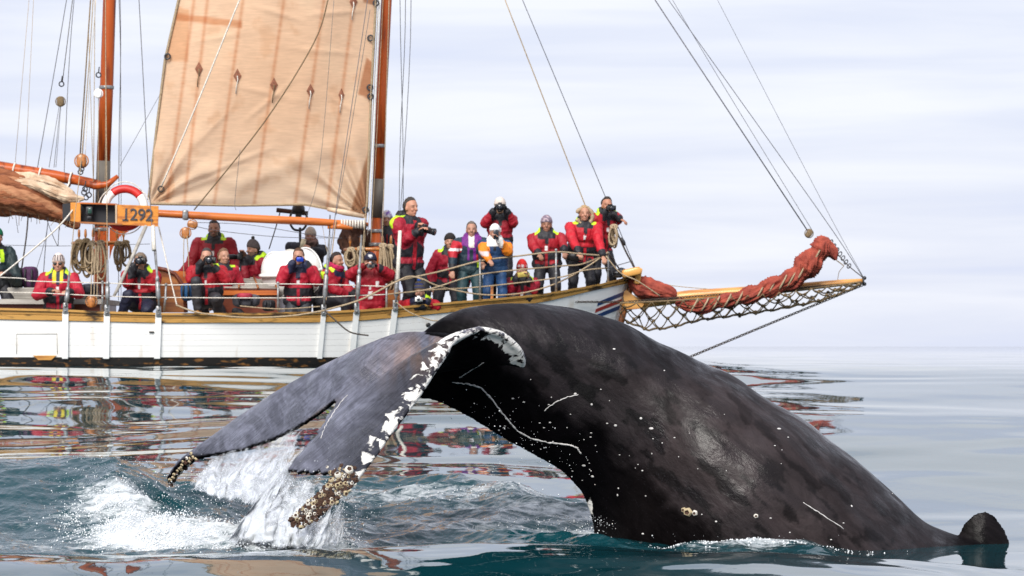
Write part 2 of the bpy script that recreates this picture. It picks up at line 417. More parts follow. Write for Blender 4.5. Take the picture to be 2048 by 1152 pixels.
for i in range(len(t)):
    tx, ty, bx, by, d, wr = C[i]
    # knuckles along the spine
    kn = 0
    for (kx, ka, kw) in ((1262, 7, 40), (1400, -4, 40), (1475, 9, 40), (1600, 8, 45), (1700, 6, 45), (1790, 6, 40), (1250, -3, 30)): kn += ka * math.exp(-((tx - kx) / kw) ** 2)
    Tp = W(tx, ty - kn * 0.8, d); Bp = W(bx, by, d); c = (Tp + Bp) / 2; up = (Tp - Bp) / 2; h = up.length; un = up / h
    lat = Vector((0.0, 1, 0)); w = h * wr
    for k in range(seg):
        a = 2 * math.pi * k / seg; cu = math.cos(a); sv = math.sin(a)
        # keel: narrow towards top ridge and belly ridge near the stock
        wd = 0.36
        if cu > wd: ss = math.sqrt(max(0, 1 - ((cu - wd) / (1 - wd)) ** 2)) ** 1.1
        else: ss = max(0, 1 - ((wd - cu) / (1 + wd)) ** 1.55) ** .85
        V.append(c + un * h * cu + lat * w * math.copysign(ss, sv))
Fc = [tuple(x) for x in grid_faces(len(t), seg, True)] + [tuple(range(seg))[::-1], tuple((len(t) - 1) * seg + k for k in range(seg))]
wmb.add(V, Fc)
# flukes: leading edge and trailing edge curves over the span (px, py, depth)
LE = [(-1.0, 338, 972, 22.75), (-.9, 360, 945, 22.7), (-.8, 405, 905, 22.6), (-.65, 480, 843, 22.4), (-.5, 570, 783, 22.1), (-.35, 670, 732, 21.85), (-.2, 760, 697, 21.6), (-.08, 850, 672, 21.4),
      (.02, 960, 690, 21.2), (.08, 1050, 738, 20.98), (.14, 1040, 700, 20.85), (.2, 1005, 668, 20.75), (.3, 955, 657, 20.65), (.4, 903, 682, 20.5), (.5, 868, 735, 20.35),
      (.6, 832, 793, 20.2), (.7, 788, 852, 20.05), (.8, 748, 912, 19.9), (.9, 702, 972, 19.75), (.96, 652, 1026, 19.65), (1.0, 592, 1062, 19.6)]
TE = [(-1.0, 345, 968, 22.7), (-.9, 378, 925, 22.5), (-.8, 425, 912, 22.2), (-.65, 480, 902, 21.95), (-.5, 538, 884, 21.7), (-.35, 588, 860, 21.45), (-.2, 628, 836, 21.25), (-.08, 656, 814, 21.1),
      (0.0, 672, 798, 21.0), (.08, 665, 818, 20.9), (.14, 650, 845, 20.8), (.22, 630, 880, 20.65), (.3, 600, 912, 20.5), (.4, 580, 938, 20.4), (.5, 612, 945, 20.25),
      (.6, 648, 945, 20.1), (.7, 690, 958, 19.95), (.78, 682, 966, 19.85), (.86, 640, 990, 19.75), (.94, 602, 1020, 19.66), (1.0, 578, 1046, 19.6)]
ns, nc = 260, 40
sv = np.linspace(-1, 1, ns)
tl, CL = smooth1(LE, ns, 4); tt, CT = smooth1(TE, ns, 3)
sv = tl
top = np.zeros((ns, nc, 3)); bot = np.zeros((ns, nc, 3))
cc = (np.linspace(0, 1, nc) ** 1.4)
for i in range(ns):
    s = sv[i]; A = np.array(W(*CL[i])); B = np.array(W(*CT[i]))
    # ragged trailing edge
    jag = (0.035 * float(fbm(s * 14, 3.3, 0.0, 3)) + (.11 if .2 < s < .8 else .04) * (abs(float(pn(s * 26, 1.3))) - .2)) * (1 - abs(s) ** 4)
    B = B + (B - A) * jag
    thk = (0.030 + 0.085 * (1 - abs(s)) ** 0.8) * (0.45 if abs(s) > .97 else 1)
    thk = max(thk, 0.03)
    if s > 0.02: thk *= 1.0 - 0.35 * math.exp(-((s - .2) / .2) ** 2)
    bul = 0.12 * math.exp(-(s / 0.30) ** 2) * (0.4 if s < 0 else 1.0)
    nrm = np.array([-0.50, -0.42, 0.76])
    for j in range(nc):
        c = cc[j]; P = A * (1 - c) + B * c
        tf = 2.9 * math.sqrt(max(c + 0.004, 0)) * (1 - c) ** 1.05 + 0.16
        tf = max(min(tf, 1.3) * thk, .030)
        arch = bul * math.sin(math.pi * min(c, 1) ** 0.7) + 0.05 * math.sin(math.pi * c) * (1 if s < 0 else 0.7)
        top[i, j] = P + nrm * (arch + tf * (0.62 if j else 0.0)); bot[i, j] = P + nrm * (arch - tf * (0.55 if j else 0.0))
Vt = top.reshape(-1, 3); Vb = bot.reshape(-1, 3); g = grid_faces(ns, nc); n0 = len(Vt)
Fc = [tuple(x) for x in g] + [tuple(int(q) + n0 for q in x[::-1]) for x in g]
def strip(idx):
    return [(a, b, b + n0, a + n0) for a, b in zip(idx[:-1], idx[1:])]
Fc += [f[::-1] for f in strip([j for j in range(nc)])] + strip([(ns - 1) * nc + j for j in range(nc)])
Fc += strip([i * nc for i in range(ns)]) + [f[::-1] for f in strip([i * nc + nc - 1 for i in range(ns)])]
wmb.add([Vector(v) for v in np.concatenate([Vt, Vb])], Fc)
# leading edge roll
pl = [W(*CL[i]) for i in range(0, ns, 3)]; pr = []
for i in range(0, ns, 3):
    s = sv[i]; pr.append(max(0.015, 0.036 * (1 - abs(s)) ** .5) * (1.25 if 0.42 < s < .9 else .8))
wmb.tube(pl, pr, 14)
# dorsal fin
fin = [(1885, 1104), (1912, 1078), (1926, 1046), (1948, 1026), (1970, 1020), (1990, 1030), (2010, 1058), (2024, 1094), (2032, 1128), (2020, 1170), (1885, 1170)]
outl = [W(a, b_, 21.75) for a, b_ in fin]; cen = W(1965, 1110, 21.75); V = [cen + Vector((0, -.10, 0)), cen + Vector((0, .10, 0))]
mid = W(1970, 1070, 21.75)
k = len(outl)
ringA = [cen.lerp(p, .75) + Vector((0, -.05 * (1 if p.z < mid.z else .6), 0)) for p in outl]; ringB = [cen.lerp(p, .75) + Vector((0, .05 * (1 if p.z < mid.z else .6), 0)) for p in outl]
V += ringA + outl + ringB
Fc = []
for i in range(k):
    j = (i + 1) % k
    Fc += [(0, 2 + i, 2 + j), (2 + i, 2 + k + i, 2 + k + j, 2 + j), (2 + k + i, 2 + 2 * k + i, 2 + 2 * k + j, 2 + k + j), (2 + 2 * k + i, 1, 2 + 2 * k + j)]
wmb.add(V, Fc)

whale_m = bpy.data.materials.new('whale skin'); whale_m.use_nodes = True
t = whale_m.node_tree; b = t.nodes['Principled BSDF']; L = t.links.new
geo = N(t, 'ShaderNodeTexCoord'); aw = N(t, 'ShaderNodeAttribute'); aw.attribute_name = 'white'; ac = N(t, 'ShaderNodeAttribute'); ac.attribute_name = 'Col'
af = N(t, 'ShaderNodeAttribute'); af.attribute_name = 'flow'
n1 = N(t, 'ShaderNodeTexNoise'); n1.inputs['Scale'].default_value = 11; n1.inputs['Detail'].default_value = 6; n1.inputs['Roughness'].default_value = .6
n1.inputs['Distortion'].default_value = .7
mp1 = N(t, 'ShaderNodeMapping'); mp1.vector_type = 'TEXTURE'; mp1.inputs['Rotation'].default_value = (0, math.radians(40), 0); mp1.inputs['Scale'].default_value = (1.5, 1.0, .62)
L(geo.outputs['Object'], mp1.inputs[0]); L(geo.outputs['Object'], n1.inputs['Vector'])
sm = N(t, 'ShaderNodeMath', operation='ADD'); L(aw.outputs['Fac'], sm.inputs[0]); L(n1.outputs['Fac'], sm.inputs[1])
mr = N(t, 'ShaderNodeMapRange'); mr.inputs[1].default_value = 1.0; mr.inputs[2].default_value = 1.05; L(sm.outputs[0], mr.inputs[0])
# slight mottling
n2 = N(t, 'ShaderNodeTexNoise'); n2.inputs['Scale'].default_value = 3.5; n2.inputs['Detail'].default_value = 8; n2.inputs['Roughness'].default_value = .65; n2.inputs['Distortion'].default_value = 1.5; L(mp1.outputs[0], n2.inputs['Vector'])
mm = N(t, 'ShaderNodeMapRange'); mm.inputs[1].default_value = .42; mm.inputs[2].default_value = .62; mm.inputs[3].default_value = 0.75; mm.inputs[4].default_value = 1.35; L(n2.outputs['Fac'], mm.inputs[0])
vm = N(t, 'ShaderNodeMix', data_type='RGBA'); vm.blend_type = 'MULTIPLY'; vm.inputs[0].default_value = 1; L(ac.outputs['Color'], vm.inputs[6]); L(mm.outputs[0], vm.inputs[7])
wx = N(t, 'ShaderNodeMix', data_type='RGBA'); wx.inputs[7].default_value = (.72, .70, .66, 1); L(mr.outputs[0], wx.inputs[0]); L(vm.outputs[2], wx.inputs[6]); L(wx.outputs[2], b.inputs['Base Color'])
# wetness: patches of glossy film
n3 = N(t, 'ShaderNodeTexNoise'); n3.inputs['Scale'].default_value = 1.8; n3.inputs['Detail'].default_value = 9; n3.inputs['Roughness'].default_value = .62; n3.inputs['Distortion'].default_value = 1.0; L(mp1.outputs[0], n3.inputs['Vector'])
rr = N(t, 'ShaderNodeMapRange'); rr.inputs[1].default_value = .44; rr.inputs[2].default_value = .54; rr.inputs[3].default_value = .2; rr.inputs[4].default_value = .52; L(n3.outputs['Fac'], rr.inputs[0]); L(rr.outputs[0], b.inputs['Roughness'])
b.inputs['IOR'].default_value = 1.40
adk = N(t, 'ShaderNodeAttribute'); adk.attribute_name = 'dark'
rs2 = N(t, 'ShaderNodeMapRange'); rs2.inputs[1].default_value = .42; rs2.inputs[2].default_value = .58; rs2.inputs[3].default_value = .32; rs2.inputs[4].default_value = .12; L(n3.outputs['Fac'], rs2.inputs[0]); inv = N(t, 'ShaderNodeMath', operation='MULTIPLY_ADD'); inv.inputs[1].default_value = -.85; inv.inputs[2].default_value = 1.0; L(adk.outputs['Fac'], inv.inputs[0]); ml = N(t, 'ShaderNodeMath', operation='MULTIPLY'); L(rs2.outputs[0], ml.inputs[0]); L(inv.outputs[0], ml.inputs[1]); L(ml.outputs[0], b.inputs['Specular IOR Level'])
# skin relief: fine streaks that run down the flukes
mp4 = N(t, 'ShaderNodeMapping'); mp4.vector_type = 'TEXTURE'; mp4.inputs['Rotation'].default_value = (0, math.radians(-40), 0); mp4.inputs['Scale'].default_value = (.30, .2, .016); L(geo.outputs['Object'], mp4.inputs[0])
n4 = N(t, 'ShaderNodeTexNoise'); n4.inputs['Scale'].default_value = 2.2; n4.inputs['Detail'].default_value = 5; L(mp4.outputs[0], n4.inputs['Vector'])
n5 = N(t, 'ShaderNodeTexNoise'); n5.inputs['Scale'].default_value = 15; n5.inputs['Detail'].default_value = 7; n5.inputs['Roughness'].default_value = .6; L(mp1.outputs[0], n5.inputs['Vector'])
bA = N(t, 'ShaderNodeBump'); bA.inputs['Distance'].default_value = .016; bA.inputs['Strength'].default_value = .9; L(n4.outputs['Fac'], bA.inputs['Height'])
st4 = N(t, 'ShaderNodeMapRange'); st4.inputs[1].default_value = .36; st4.inputs[2].default_value = .60; st4.inputs[3].default_value = .72; st4.inputs[4].default_value = 1.06; L(n4.outputs['Fac'], st4.inputs[0])
fm4 = N(t, 'ShaderNodeMix'); L(af.outputs['Fac'], fm4.inputs[0]); fm4.inputs[2].default_value = 1; L(st4.outputs[0], fm4.inputs[3])
v4 = N(t, 'ShaderNodeMix', data_type='RGBA'); v4.blend_type = 'MULTIPLY'; v4.inputs[0].default_value = 1; L(vm.outputs[2], v4.inputs[6]); L(fm4.outputs[0], v4.inputs[7]); L(v4.outputs[2], wx.inputs[6])
fs = N(t, 'ShaderNodeMath', operation='MULTIPLY'); fs.inputs[1].default_value = .9; L(af.outputs['Fac'], fs.inputs[0]); L(fs.outputs[0], bA.inputs['Strength'])
bB = N(t, 'ShaderNodeBump'); bB.inputs['Distance'].default_value = .012; bB.inputs['Strength'].default_value = .7; L(n5.outputs['Fac'], bB.inputs['Height']); L(bA.outputs[0], bB.inputs['Normal']); L(bB.outputs[0], b.inputs['Normal'])

WH = {}
CLw = np.array([tuple(W(*c)) for c in CL])
def whale_cb(me):
    me.name = 'whale'
    co = coords(me); px, py = pix(co); nr = normals(me)
    # distance to the leading edge polyline
    d = np.full(len(co), 9.0); si = np.zeros(len(co))
    for i in range(0, ns, 2):
        dd = np.linalg.norm(co - CLw[i], axis=1); q = dd < d; d[q] = dd[q]; si[q] = sv[i]
    isf = (px < 850) | ((d < .35) & (co[:, 1] < 21.05) & (px < 1065)) | ((px < 960) & (co[:, 1] < 21.0))
    edge = np.where(si < .45, 1 - sst(.05, .17, d), 1 - sst(.02, .22, d))
    near = (si > .09)
    wgt = np.where(near, edge * 0.555 * (1 - sst(.86, .95, si)), 0) + np.where((si < -.55), (1 - sst(.01, .06, d)) * 0.5, 0)
    wgt = np.where(near & (d < .045) & (si > .45) & (si < .86), .52, wgt)
    wgt = np.where(near & (si < .2), edge * 0.55, wgt)
    # pale streaks on the ventral scarred corner by the water
    q = np.exp(-((px - 1180) / 10) ** 2 - ((py - 1015) / 28) ** 2); wgt = np.maximum(wgt, q * .7)
    ol = 0.36 * np.clip(fbm(co[:, 0] * 9, co[:, 2] * 9, co[:, 1] * 9, 2), 0, 1)
    wgt = np.maximum(wgt, np.where((px > 860) & (px < 1120) & (py > 760) & ~isf, ol * 1.15, 0))
    base = np.array([0.0055, 0.0048, 0.006]) * np.ones((len(co), 1))
    back = sst(.15, .8, nr[:, 2]); base = base * (1 + 0.5 * back[:, None])  # upward faces lightened in the colour for sky sheen on the back
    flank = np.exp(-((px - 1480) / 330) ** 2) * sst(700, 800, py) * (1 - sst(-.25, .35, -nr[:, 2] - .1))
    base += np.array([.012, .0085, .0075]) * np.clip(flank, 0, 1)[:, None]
    fl = np.where(isf, 1.0, 0.0) * sst(-.25, .12, nr[:, 2]); base = base + np.array([.104, .109, .142]) * fl[:, None]  # sky sheen painted as pale blue on upward fluke faces, undersides left dark
    # brown diatom film at the fluke root
    br = np.exp(-(((px - 850) + (py - 710) * .6) / 75) ** 2 - ((py - 705) / 50) ** 2) * (nr[:, 2] > 0) * fl * sst(-.3, .3, fbm(co[:, 0] * 14, co[:, 2] * 4, 0, 3) + .15)
    base = base * (1 - .6 * br[:, None]) + np.array([.13, .072, .04]) * br[:, None]
    # ochre edge near the notch
    oc = np.exp(-((px - 632) / 24) ** 2 - (((py - 834) + (px - 632) * .75) / 5.5) ** 2) * fl
    base = base * (1 - oc[:, None]) + np.array([.45, .25, .06]) * oc[:, None]
    # belly side blackened to paint its shade, against the brown upper flank, torn border
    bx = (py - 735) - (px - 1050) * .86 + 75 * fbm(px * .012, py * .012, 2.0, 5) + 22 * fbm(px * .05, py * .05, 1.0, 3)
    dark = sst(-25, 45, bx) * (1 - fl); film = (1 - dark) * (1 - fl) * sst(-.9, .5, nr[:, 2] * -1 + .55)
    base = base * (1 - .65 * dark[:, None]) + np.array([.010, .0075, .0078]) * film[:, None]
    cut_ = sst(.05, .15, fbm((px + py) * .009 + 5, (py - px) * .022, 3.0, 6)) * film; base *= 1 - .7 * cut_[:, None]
    # the darker band that follows the scarred leading edge
    db = near * (1 - sst(.12, .42, d)) * (si > .35) * fl * .62; base *= 1 - db[:, None]
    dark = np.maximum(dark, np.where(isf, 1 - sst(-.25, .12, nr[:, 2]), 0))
    fin_ = sst(1880, 1915, px); dark = np.maximum(dark, fin_ * .75); base *= 1 - .6 * fin_[:, None]
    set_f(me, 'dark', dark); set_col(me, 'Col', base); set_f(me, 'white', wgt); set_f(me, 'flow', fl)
    # gentle muscle relief
    amp = np.where(isf, .003, .012)
    put(me, co + nr * (fbm(co[:, 0] * 2.2, co[:, 2] * 2.2, co[:, 1] * 2.2, 4) * amp)[:, None])
    me.materials.append(whale_m)
    WH['tree'] = BVHTree.FromPolygons([v.co.copy() for v in me.vertices], [tuple(p.vertices) for p in me.polygons])
    loc = W(1500, 1080, 21.8)
    o = link('whale', me, None, loc); WH['o'] = o
    tag(o, 'black humpback whale diving with arched back and white scarred flukes', 'whale')
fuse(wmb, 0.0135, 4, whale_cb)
run_bakes()
def whale_hit(px, py):
    d = (W(px, py, 10) - Vector((0, 0, CZ))).normalized()
    h = WH['tree'].ray_cast(Vector((0, 0, CZ)), d)
    return (h[0], h[1]) if h[0] is not None else (None, None)
# ------------------------------------------------------------------ the schooner
M = {}
M['white'] = mat('white hull paint', (.88, .87, .85), .32, (.60, .50, .38), 2.6, (2.6, 1, .35), lo=.60, hi=.86, bump=.15, bscale=30, coat=.2)
M['whiteplain'] = mat('white gloss paint', (.88, .88, .86), .4, amt=.03)
M['black'] = mat('black tarred boot top', (.012, .010, .009), .45, (.22, .10, .03), 7, (1, 1, 3), lo=.56, hi=.68, bump=.4)
M['rail'] = mat('weathered varnished rail', (.52, .28, .075), .42, (.05, .028, .014), 3.2, (.8, 1, 2.6), lo=.56, hi=.66, bump=.4, bscale=30, coat=.15)
M['mast'] = mat('varnished mast wood', (.40, .075, .010), .38, (.13, .022, .006), 3, (3, 3, .35), lo=.50, hi=.66, coat=.12, spec=.3, bump=.08)
M['mastgrey'] = mat('leathered mast section', (.13, .115, .095), .6, (.06, .05, .04), 3, (2, 2, .4), bump=.3)
M['spar'] = mat('varnished spar wood', (.54, .15, .03), .36, (.27, .06, .014), 2.5, (.4, 3, 3), lo=.45, hi=.65, coat=.15, spec=.35)
M['sprit'] = mat('honey coloured bowsprit wood', (.68, .34, .085), .35, (.40, .16, .04), 3, (.5, 3, 3), lo=.48, hi=.64, coat=.3, bump=.1)
M['orange'] = mat('orange varnished board', (.62, .23, .022), .35, (.40, .12, .015), 5, (1, 3, 4), lo=.48, hi=.62, coat=.4, bump=.1)
M['cabin'] = mat('brown varnished cabin wood', (.36, .13, .032), .35, (.18, .055, .018), 3, (.6, 3, 5), coat=.3)
M['redwood'] = mat('dark red deckhouse wood', (.16, .035, .014), .4, amt=.5, scale=4)
M['greytop'] = mat('weathered grey deck board', (.40, .38, .34), .7, (.26, .24, .21), 4, (.5, 2, 4), bump=.3)
M['darkmetal'] = mat('dark metal', (.03, .03, .035), .45, amt=.4, bump=.2)
M['metal'] = mat('galvanised metal', (.32, .33, .34), .42, (.18, .17, .16), 20, metal=.5, bump=.2)
M['rope'] = mat('tan rope', (.40, .31, .20), .8, (.24, .17, .10), 60, bump=.6, bscale=120)
M['ropewhite'] = mat('white rope', (.72, .68, .60), .8, (.5, .46, .4), 50, bump=.5, bscale=120)
M['ropegrey'] = mat('grey wire rope', (.12, .12, .14), .55, (.06, .06, .07), 50)
M['ropedark'] = mat('dark tarred rope', (.06, .045, .035), .7, amt=.4, scale=40)
M['ropebrown'] = mat('brown hemp rope', (.21, .145, .075), .85, (.11, .075, .04), 50, bump=.6, bscale=120)
M['block'] = mat('varnished wooden block', (.46, .17, .04), .35, amt=.5, scale=20, coat=.4)
M['blackp'] = mat('matt black paint', (.012, .013, .018), .5, amt=.2)
M['canister'] = mat('white fibreglass', (.80, .80, .77), .3, amt=.08, coat=.3)
M['red'] = mat('red lifebuoy cover', (.60, .025, .02), .45, amt=.25, bump=.1)
M['furled'] = mat('brown furled canvas', (.27, .092, .036), .85, (.15, .045, .018), 4, (1, 2, 4), bump=.7, bscale=14, bdist=.03)
M['canvas'] = mat('light tan canvas', (.58, .45, .32), .85, (.42, .28, .18), 5, bump=.6, bscale=12, bdist=.02)
M['redsail'] = mat('rust red canvas', (.34, .065, .038), .85, (.20, .033, .022), 6, bump=.8, bscale=11, bdist=.03)
M['browncloth'] = mat('dark brown canvas', (.10, .045, .03), .85, amt=.5, scale=5, bump=.7, bscale=10, bdist=.03)
M['blue'] = mat('navy paint', (.02, .05, .16), .4, amt=.15)
M['redstripe'] = mat('red paint', (.36, .04, .03), .4, amt=.15)
M['grey'] = mat('dark lettering paint', (.045, .045, .055), .6, amt=.2)
M['glass'] = mat('dark lamp glass', (.02, .07, .05), .1, amt=.2, coat=1)

YC = 47.3
SHIP = thing('sailing_ship', W(600, 728, 47), 'white wooden two masted sailing ship with brown masts and tan sail', 'sailing ship')
XS, XB = -15.5, 1.79
def halfbeam(x):
    t = (x + 5.2) / (XB + 5.2)
    if x > -5.2: return 2.30 * max(0.0, 1 - max(t, 0) ** 2.3) ** 0.62
    t = (-5.2 - x) / (-5.2 - XS); return 2.3 * (1 - .45 * t ** 2.2)
def railx(px):
    D = 45.2
    for _ in range(12):
        x = (px - CX) / F * D; D = YC - halfbeam(min(x, XB - 1e-4)) * 1.0
    return x, D
RT = [(-2600, 560), (-1200, 590), (-500, 610), (0, 616), (130, 619), (215, 623), (330, 626), (500, 626), (640, 623), (730, 619), (800, 613), (900, 604), (1000, 596), (1084, 588), (1200, 568), (1262, 552)]
RB = [(-2600, 585), (-1200, 612), (-500, 632), (0, 639), (200, 643), (330, 646), (640, 645), (730, 641), (800, 635), (900, 625), (1000, 614), (1084, 606), (1190, 581), (1262, 566)]
def zr(px, tab):
    x, D = railx(px); py = np.interp(px, [a for a, b in tab], [b for a, b in tab]); return CZ - (py - HY) / F * D
def hull_pt(px, z, out=0.0, side=-1):
    x, D = railx(px); b_ = YC - D; z0 = zr(px, RT); dz = max(0, z0 - z)
    kx = (x - XS) / (XB - XS)
    X = x - 0.27 * dz * max(0, kx) ** 3
    b2 = b_ * (1 - dz * (0.04 + 0.42 * max(0, kx) ** 5) - 0.04 * dz * dz) + out
    return Vector((X, YC + side * b2, z))
STN = list(np.linspace(-2600, -100, 14)) + list(np.linspace(0, 1100, 34)) + list(np.linspace(1115, 1262, 16))
def strake(name, f0, f1, m, out=0.012, th=0.05, st=STN, side=-1, label=None, parent=SHIP):
    mb = MB(); V = []
    for px in st:
        za, zb = f0(px), f1(px); e = min(.0012, abs(za - zb) * .2)
        for z, o in ((za, -th), (za, out - .004), (za - e, out), (zb + e, out), (zb, out - .004), (zb, -th)):
            V.append(hull_pt(px, z, o, side))
    mb.add(V, grid_faces(len(st), 6, True) if side > 0 else grid_faces(len(st), 6, True)[:, ::-1])
    mb.add([V[k] for k in range(6)], [(0, 1, 2, 3, 4, 5)]); mb.add([V[-6 + k] for k in range(6)], [(5, 4, 3, 2, 1, 0)])
    return mb.build(name, m, parent, smooth=False, label=label)
zwl = lambda px: 1.195 + 0.10 * sst(900, 1262, px) + .05 * sst(200, -2000, px)
zw0 = lambda px: zr(px, RB)
NP = 6
for side in (-1, 1):
    for i in range(NP):
        g = 0
        strake('plank', lambda px, i=i: zw0(px) + (zwl(px) - zw0(px)) * i / NP - .0012, lambda px, i=i: zw0(px) + (zwl(px) - zw0(px)) * (i + 1) / NP, M['white'], .010 + .001 * (i % 2), side=side)
    strake('boot_plank', lambda px: zwl(px) - .003, lambda px: zwl(px) - .11, M['black'], .012, side=side)
    strake('boot_plank', lambda px: zwl(px) - .113, lambda px: .55, M['black'], .010, side=side)
    hr = lambda px: (zr(px, RT) + zr(px, RB)) / 2
    strake('rubbing_strake', lambda px: hr(px) - .006, lambda px: zr(px, RB) + .002, M['rail'], .035, side=side)
    strake('rail_board', lambda px: zr(px, RT) - .035, lambda px: hr(px), M['rail'], .022, side=side)
    strake('cap_rail', lambda px: zr(px, RT), lambda px: zr(px, RT) - .033, M['rail'], .055, .12, side=side)
# hull shell, deck
mb = MB()
for side in (-1, 1):
    V = []
    for px in STN:
        for q in range(7):
            z = zr(px, RT) - .04 - (zr(px, RT) - .04 - .5) * q / 6; V.append(hull_pt(px, z, -.03, side))
    mb.add(V, grid_faces(len(STN), 7) if side < 0 else grid_faces(len(STN), 7)[:, ::-1])
mb.build('hull_shell', M['black'], SHIP)
def deckz(px):
    return zr(px, RT) - np.interp(px, [0, 700, 800, 1262], [.38, .38, .33, .30])
mb = MB(); V = []
for px in STN:
    for q in range(5):
        a = hull_pt(px, deckz(px), -.04, -1); b_ = hull_pt(px, deckz(px), -.04, 1); V.append(a.lerp(b_, q / 4) + Vector((0, 0, .05 * math.sin(math.pi * q / 4))))
mb.add(V, grid_faces(len(STN), 5)); mb.build('deck', M['greytop'], SHIP)
mb = MB(); st = [hull_pt(-2600, z, -.02, s) for s in (-1, 1) for z in (zr(-2600, RT), .6)]; mb.add(st, [(0, 1, 3, 2)]); mb.build('transom', M['white'], SHIP, False)
# stem post
mb = MB(); pts = [hull_pt(1262, z, 0) + Vector((.03, 0, 0)) for z in np.linspace(2.46, .6, 10)]
mb.tube(pts, .055, 8, flat=.8); mb.build('stem_post', M['cabin'], SHIP)
# stripes at the bow
for k, (m_, y0, y1) in enumerate(((M['blue'], 592, 601), (M['redstripe'], 606, 614), (M['blue'], 619, 628))):
    st = np.linspace(1206 - k, 1256, 9); dz = (15 - 0) / 133.
    fa = lambda px, y0=y0: CZ - (y0 + 12 - (px - 1206) * .42 - HY) / 134.0; fb = lambda px, y1=y1: CZ - (y1 + 12 - (px - 1206) * .42 - HY) / 134.0
    strake('bow_stripe', fa, fb, m_, .016, 0.0, st=list(st), label=('red' if k == 1 else 'navy') + ' painted stripe')
# hull fittings: door outline, chain plates
def stem_z(py, px): x, D = railx(px); return CZ - (py - HY) / F * D
mb = MB()
for (a, b_) in (((34, 668), (115, 668)), ((34, 668), (34, 708)), ((115, 668), (116, 708))):
    mb.tube([hull_pt(a[0], stem_z(a[1], a[0]), .013), hull_pt(b_[0], stem_z(b_[1], b_[0]), .013)], .0045, 4)
mb.build('hatch_outline', M['greytop'], SHIP)
mb = MB(); z1 = stem_z(711, 90); V = [hull_pt(p, z, .03) for p, z in ((67, z1), (114, z1), (104, z1 - .065), (78, z1 - .065))]; V += [v + Vector((0, .06, 0)) for v in V]
mb.add(V, [(0, 3, 2, 1), (0, 1, 5, 4), (1, 2, 6, 5), (2, 3, 7, 6), (3, 0, 4, 7)]); mb.build('fender_pad', M['sprit'], SHIP, False)
mb = MB(); mb.box(hull_pt(305, stem_z(664, 305), .02), (.07, .02, .02)); mb.build('scupper', M['ropedark'], SHIP)
CP = [132, 215, 318, 648, 714, 791]
for px in CP:
    mb = MB(); zt = zr(px, RT) + .02; zb = zwl(px) - .02
    if px > 300 and px < 640 or px < 300 or px == 648: pass
    w = 6 if px != 648 else 5
    mb2 = MB(); V = []
    zz = np.linspace(zt - .02, zb, 8)
    for z in zz:
        for dx, o in ((-w, .0), (-w, .055), (w, .055), (w, .0)): V.append(hull_pt(px + dx, z, o))
    mb2.add(V, grid_faces(8, 4, True)[:, ::-1]); mb2.add(V[:4], [(0, 1, 2, 3)]); mb2.add(V[-4:], [(3, 2, 1, 0)])
    mb2.build('chain_plate', M['whiteplain'], SHIP, False)
    mb3 = MB(); p = hull_pt(px, zt, .05); mb3.box(p + Vector((0, 0, .0)), (.075, .03, .16), bev=.02); mb3.ell(p + Vector((0, -.02, .03)), .018); mb3.ell(p + Vector((0, -.02, -.04)), .015)
    mb3.build('shroud_fitting', M['metal'], SHIP)

# masts
def spar(name, pts, m, parent=SHIP, seg=20, label=None):
    mb = MB(); mb.tube([W(a, b_, D) for a, b_, D, r in pts], [r / F * D for a, b_, D, r in pts], seg); return mb.build(name, m, parent, label=label)
spar('mast', [(199, 700, YC, 14.5), (200, 620, YC, 14.5), (203, 452, YC, 14.2)], M['mast'])
spar('mast', [(207, 322, YC, 13.8), (213, 180, YC, 13.5), (219, 0, YC, 13), (235, -500, YC, 11.5), (250, -1100, YC, 8)], M['mast'])
spar('mast_leathering', [(203.2, 452, YC, 14.3), (205, 400, YC, 14.4), (207.1, 322, YC, 14.2)], M['mastgrey'])
spar('mast', [(747, 700, YC, 11.5), (750, 560, YC, 11.3), (753, 436, YC, 11)], M['mast'])
spar('mast', [(756.5, 358, YC, 10.8), (764, 180, YC, 10.8), (773, 0, YC, 10.8), (795, -500, YC, 9.5), (815, -1000, YC, 6)], M['mast'])
spar('mast_leathering', [(753, 436, YC, 11.2), (755, 395, YC, 11.3), (756.6, 358, YC, 11.1)], M['mastgrey'])
for (a, b_, r) in ((751.5, 462, 13.2), (750.8, 489, 13), (201, 459, 16), (759, 292, 12), (213, 175, 15)):
    D = YC; mb = MB(); c = W(a, b_, D); mb.tube([c + Vector((0, 0, z)) for z in (-.025, -.02, .02, .025)], [r / F * D * .97, r / F * D, r / F * D, r / F * D * .97], 24); mb.build('mast_band', M['metal'], SHIP)
# jaw bracket on the aft mast
mb = MB(); pts = [(219, 520), (224, 500), (232, 482), (243, 470), (258, 463), (219, 455)]
V = [W(a, b_, YC - .05) for a, b_ in pts] + [W(a, b_, YC + .05) for a, b_ in pts]; k = len(pts)
mb.add(V, [tuple(range(k)), tuple(range(2 * k - 1, k - 1, -1))] + [(i, i + k, (i + 1) % k + k, (i + 1) % k) for i in range(k)]); mb.build('mast_bracket', M['mast'], SHIP, False)
# pin rails
for (x0, x1, y) in ((146, 250, 487), (690, 795, 500)):
    mb = MB(); mb.ring(W((x0 + x1) / 2, y, YC), (x1 - x0) / 2 / F * YC, .03, (1, 0, 0), (0, 1, 0), 28, 6); mb.build('pin_rail', M['block'], SHIP)
for x in (158, 171, 186, 198, 234, 247, 700, 722, 765, 782):
    y = 475 if x < 300 else 488
    mb = MB(); mb.tube([W(x, y + 18, YC - .35), W(x, y, YC - .35), W(x, y - 3, YC - .35), W(x, y - 14, YC - .35), W(x, y - 17, YC - .35)], [.012, .012, .022, .018, .008], 8); mb.build('belaying_pin', M['block'], SHIP)
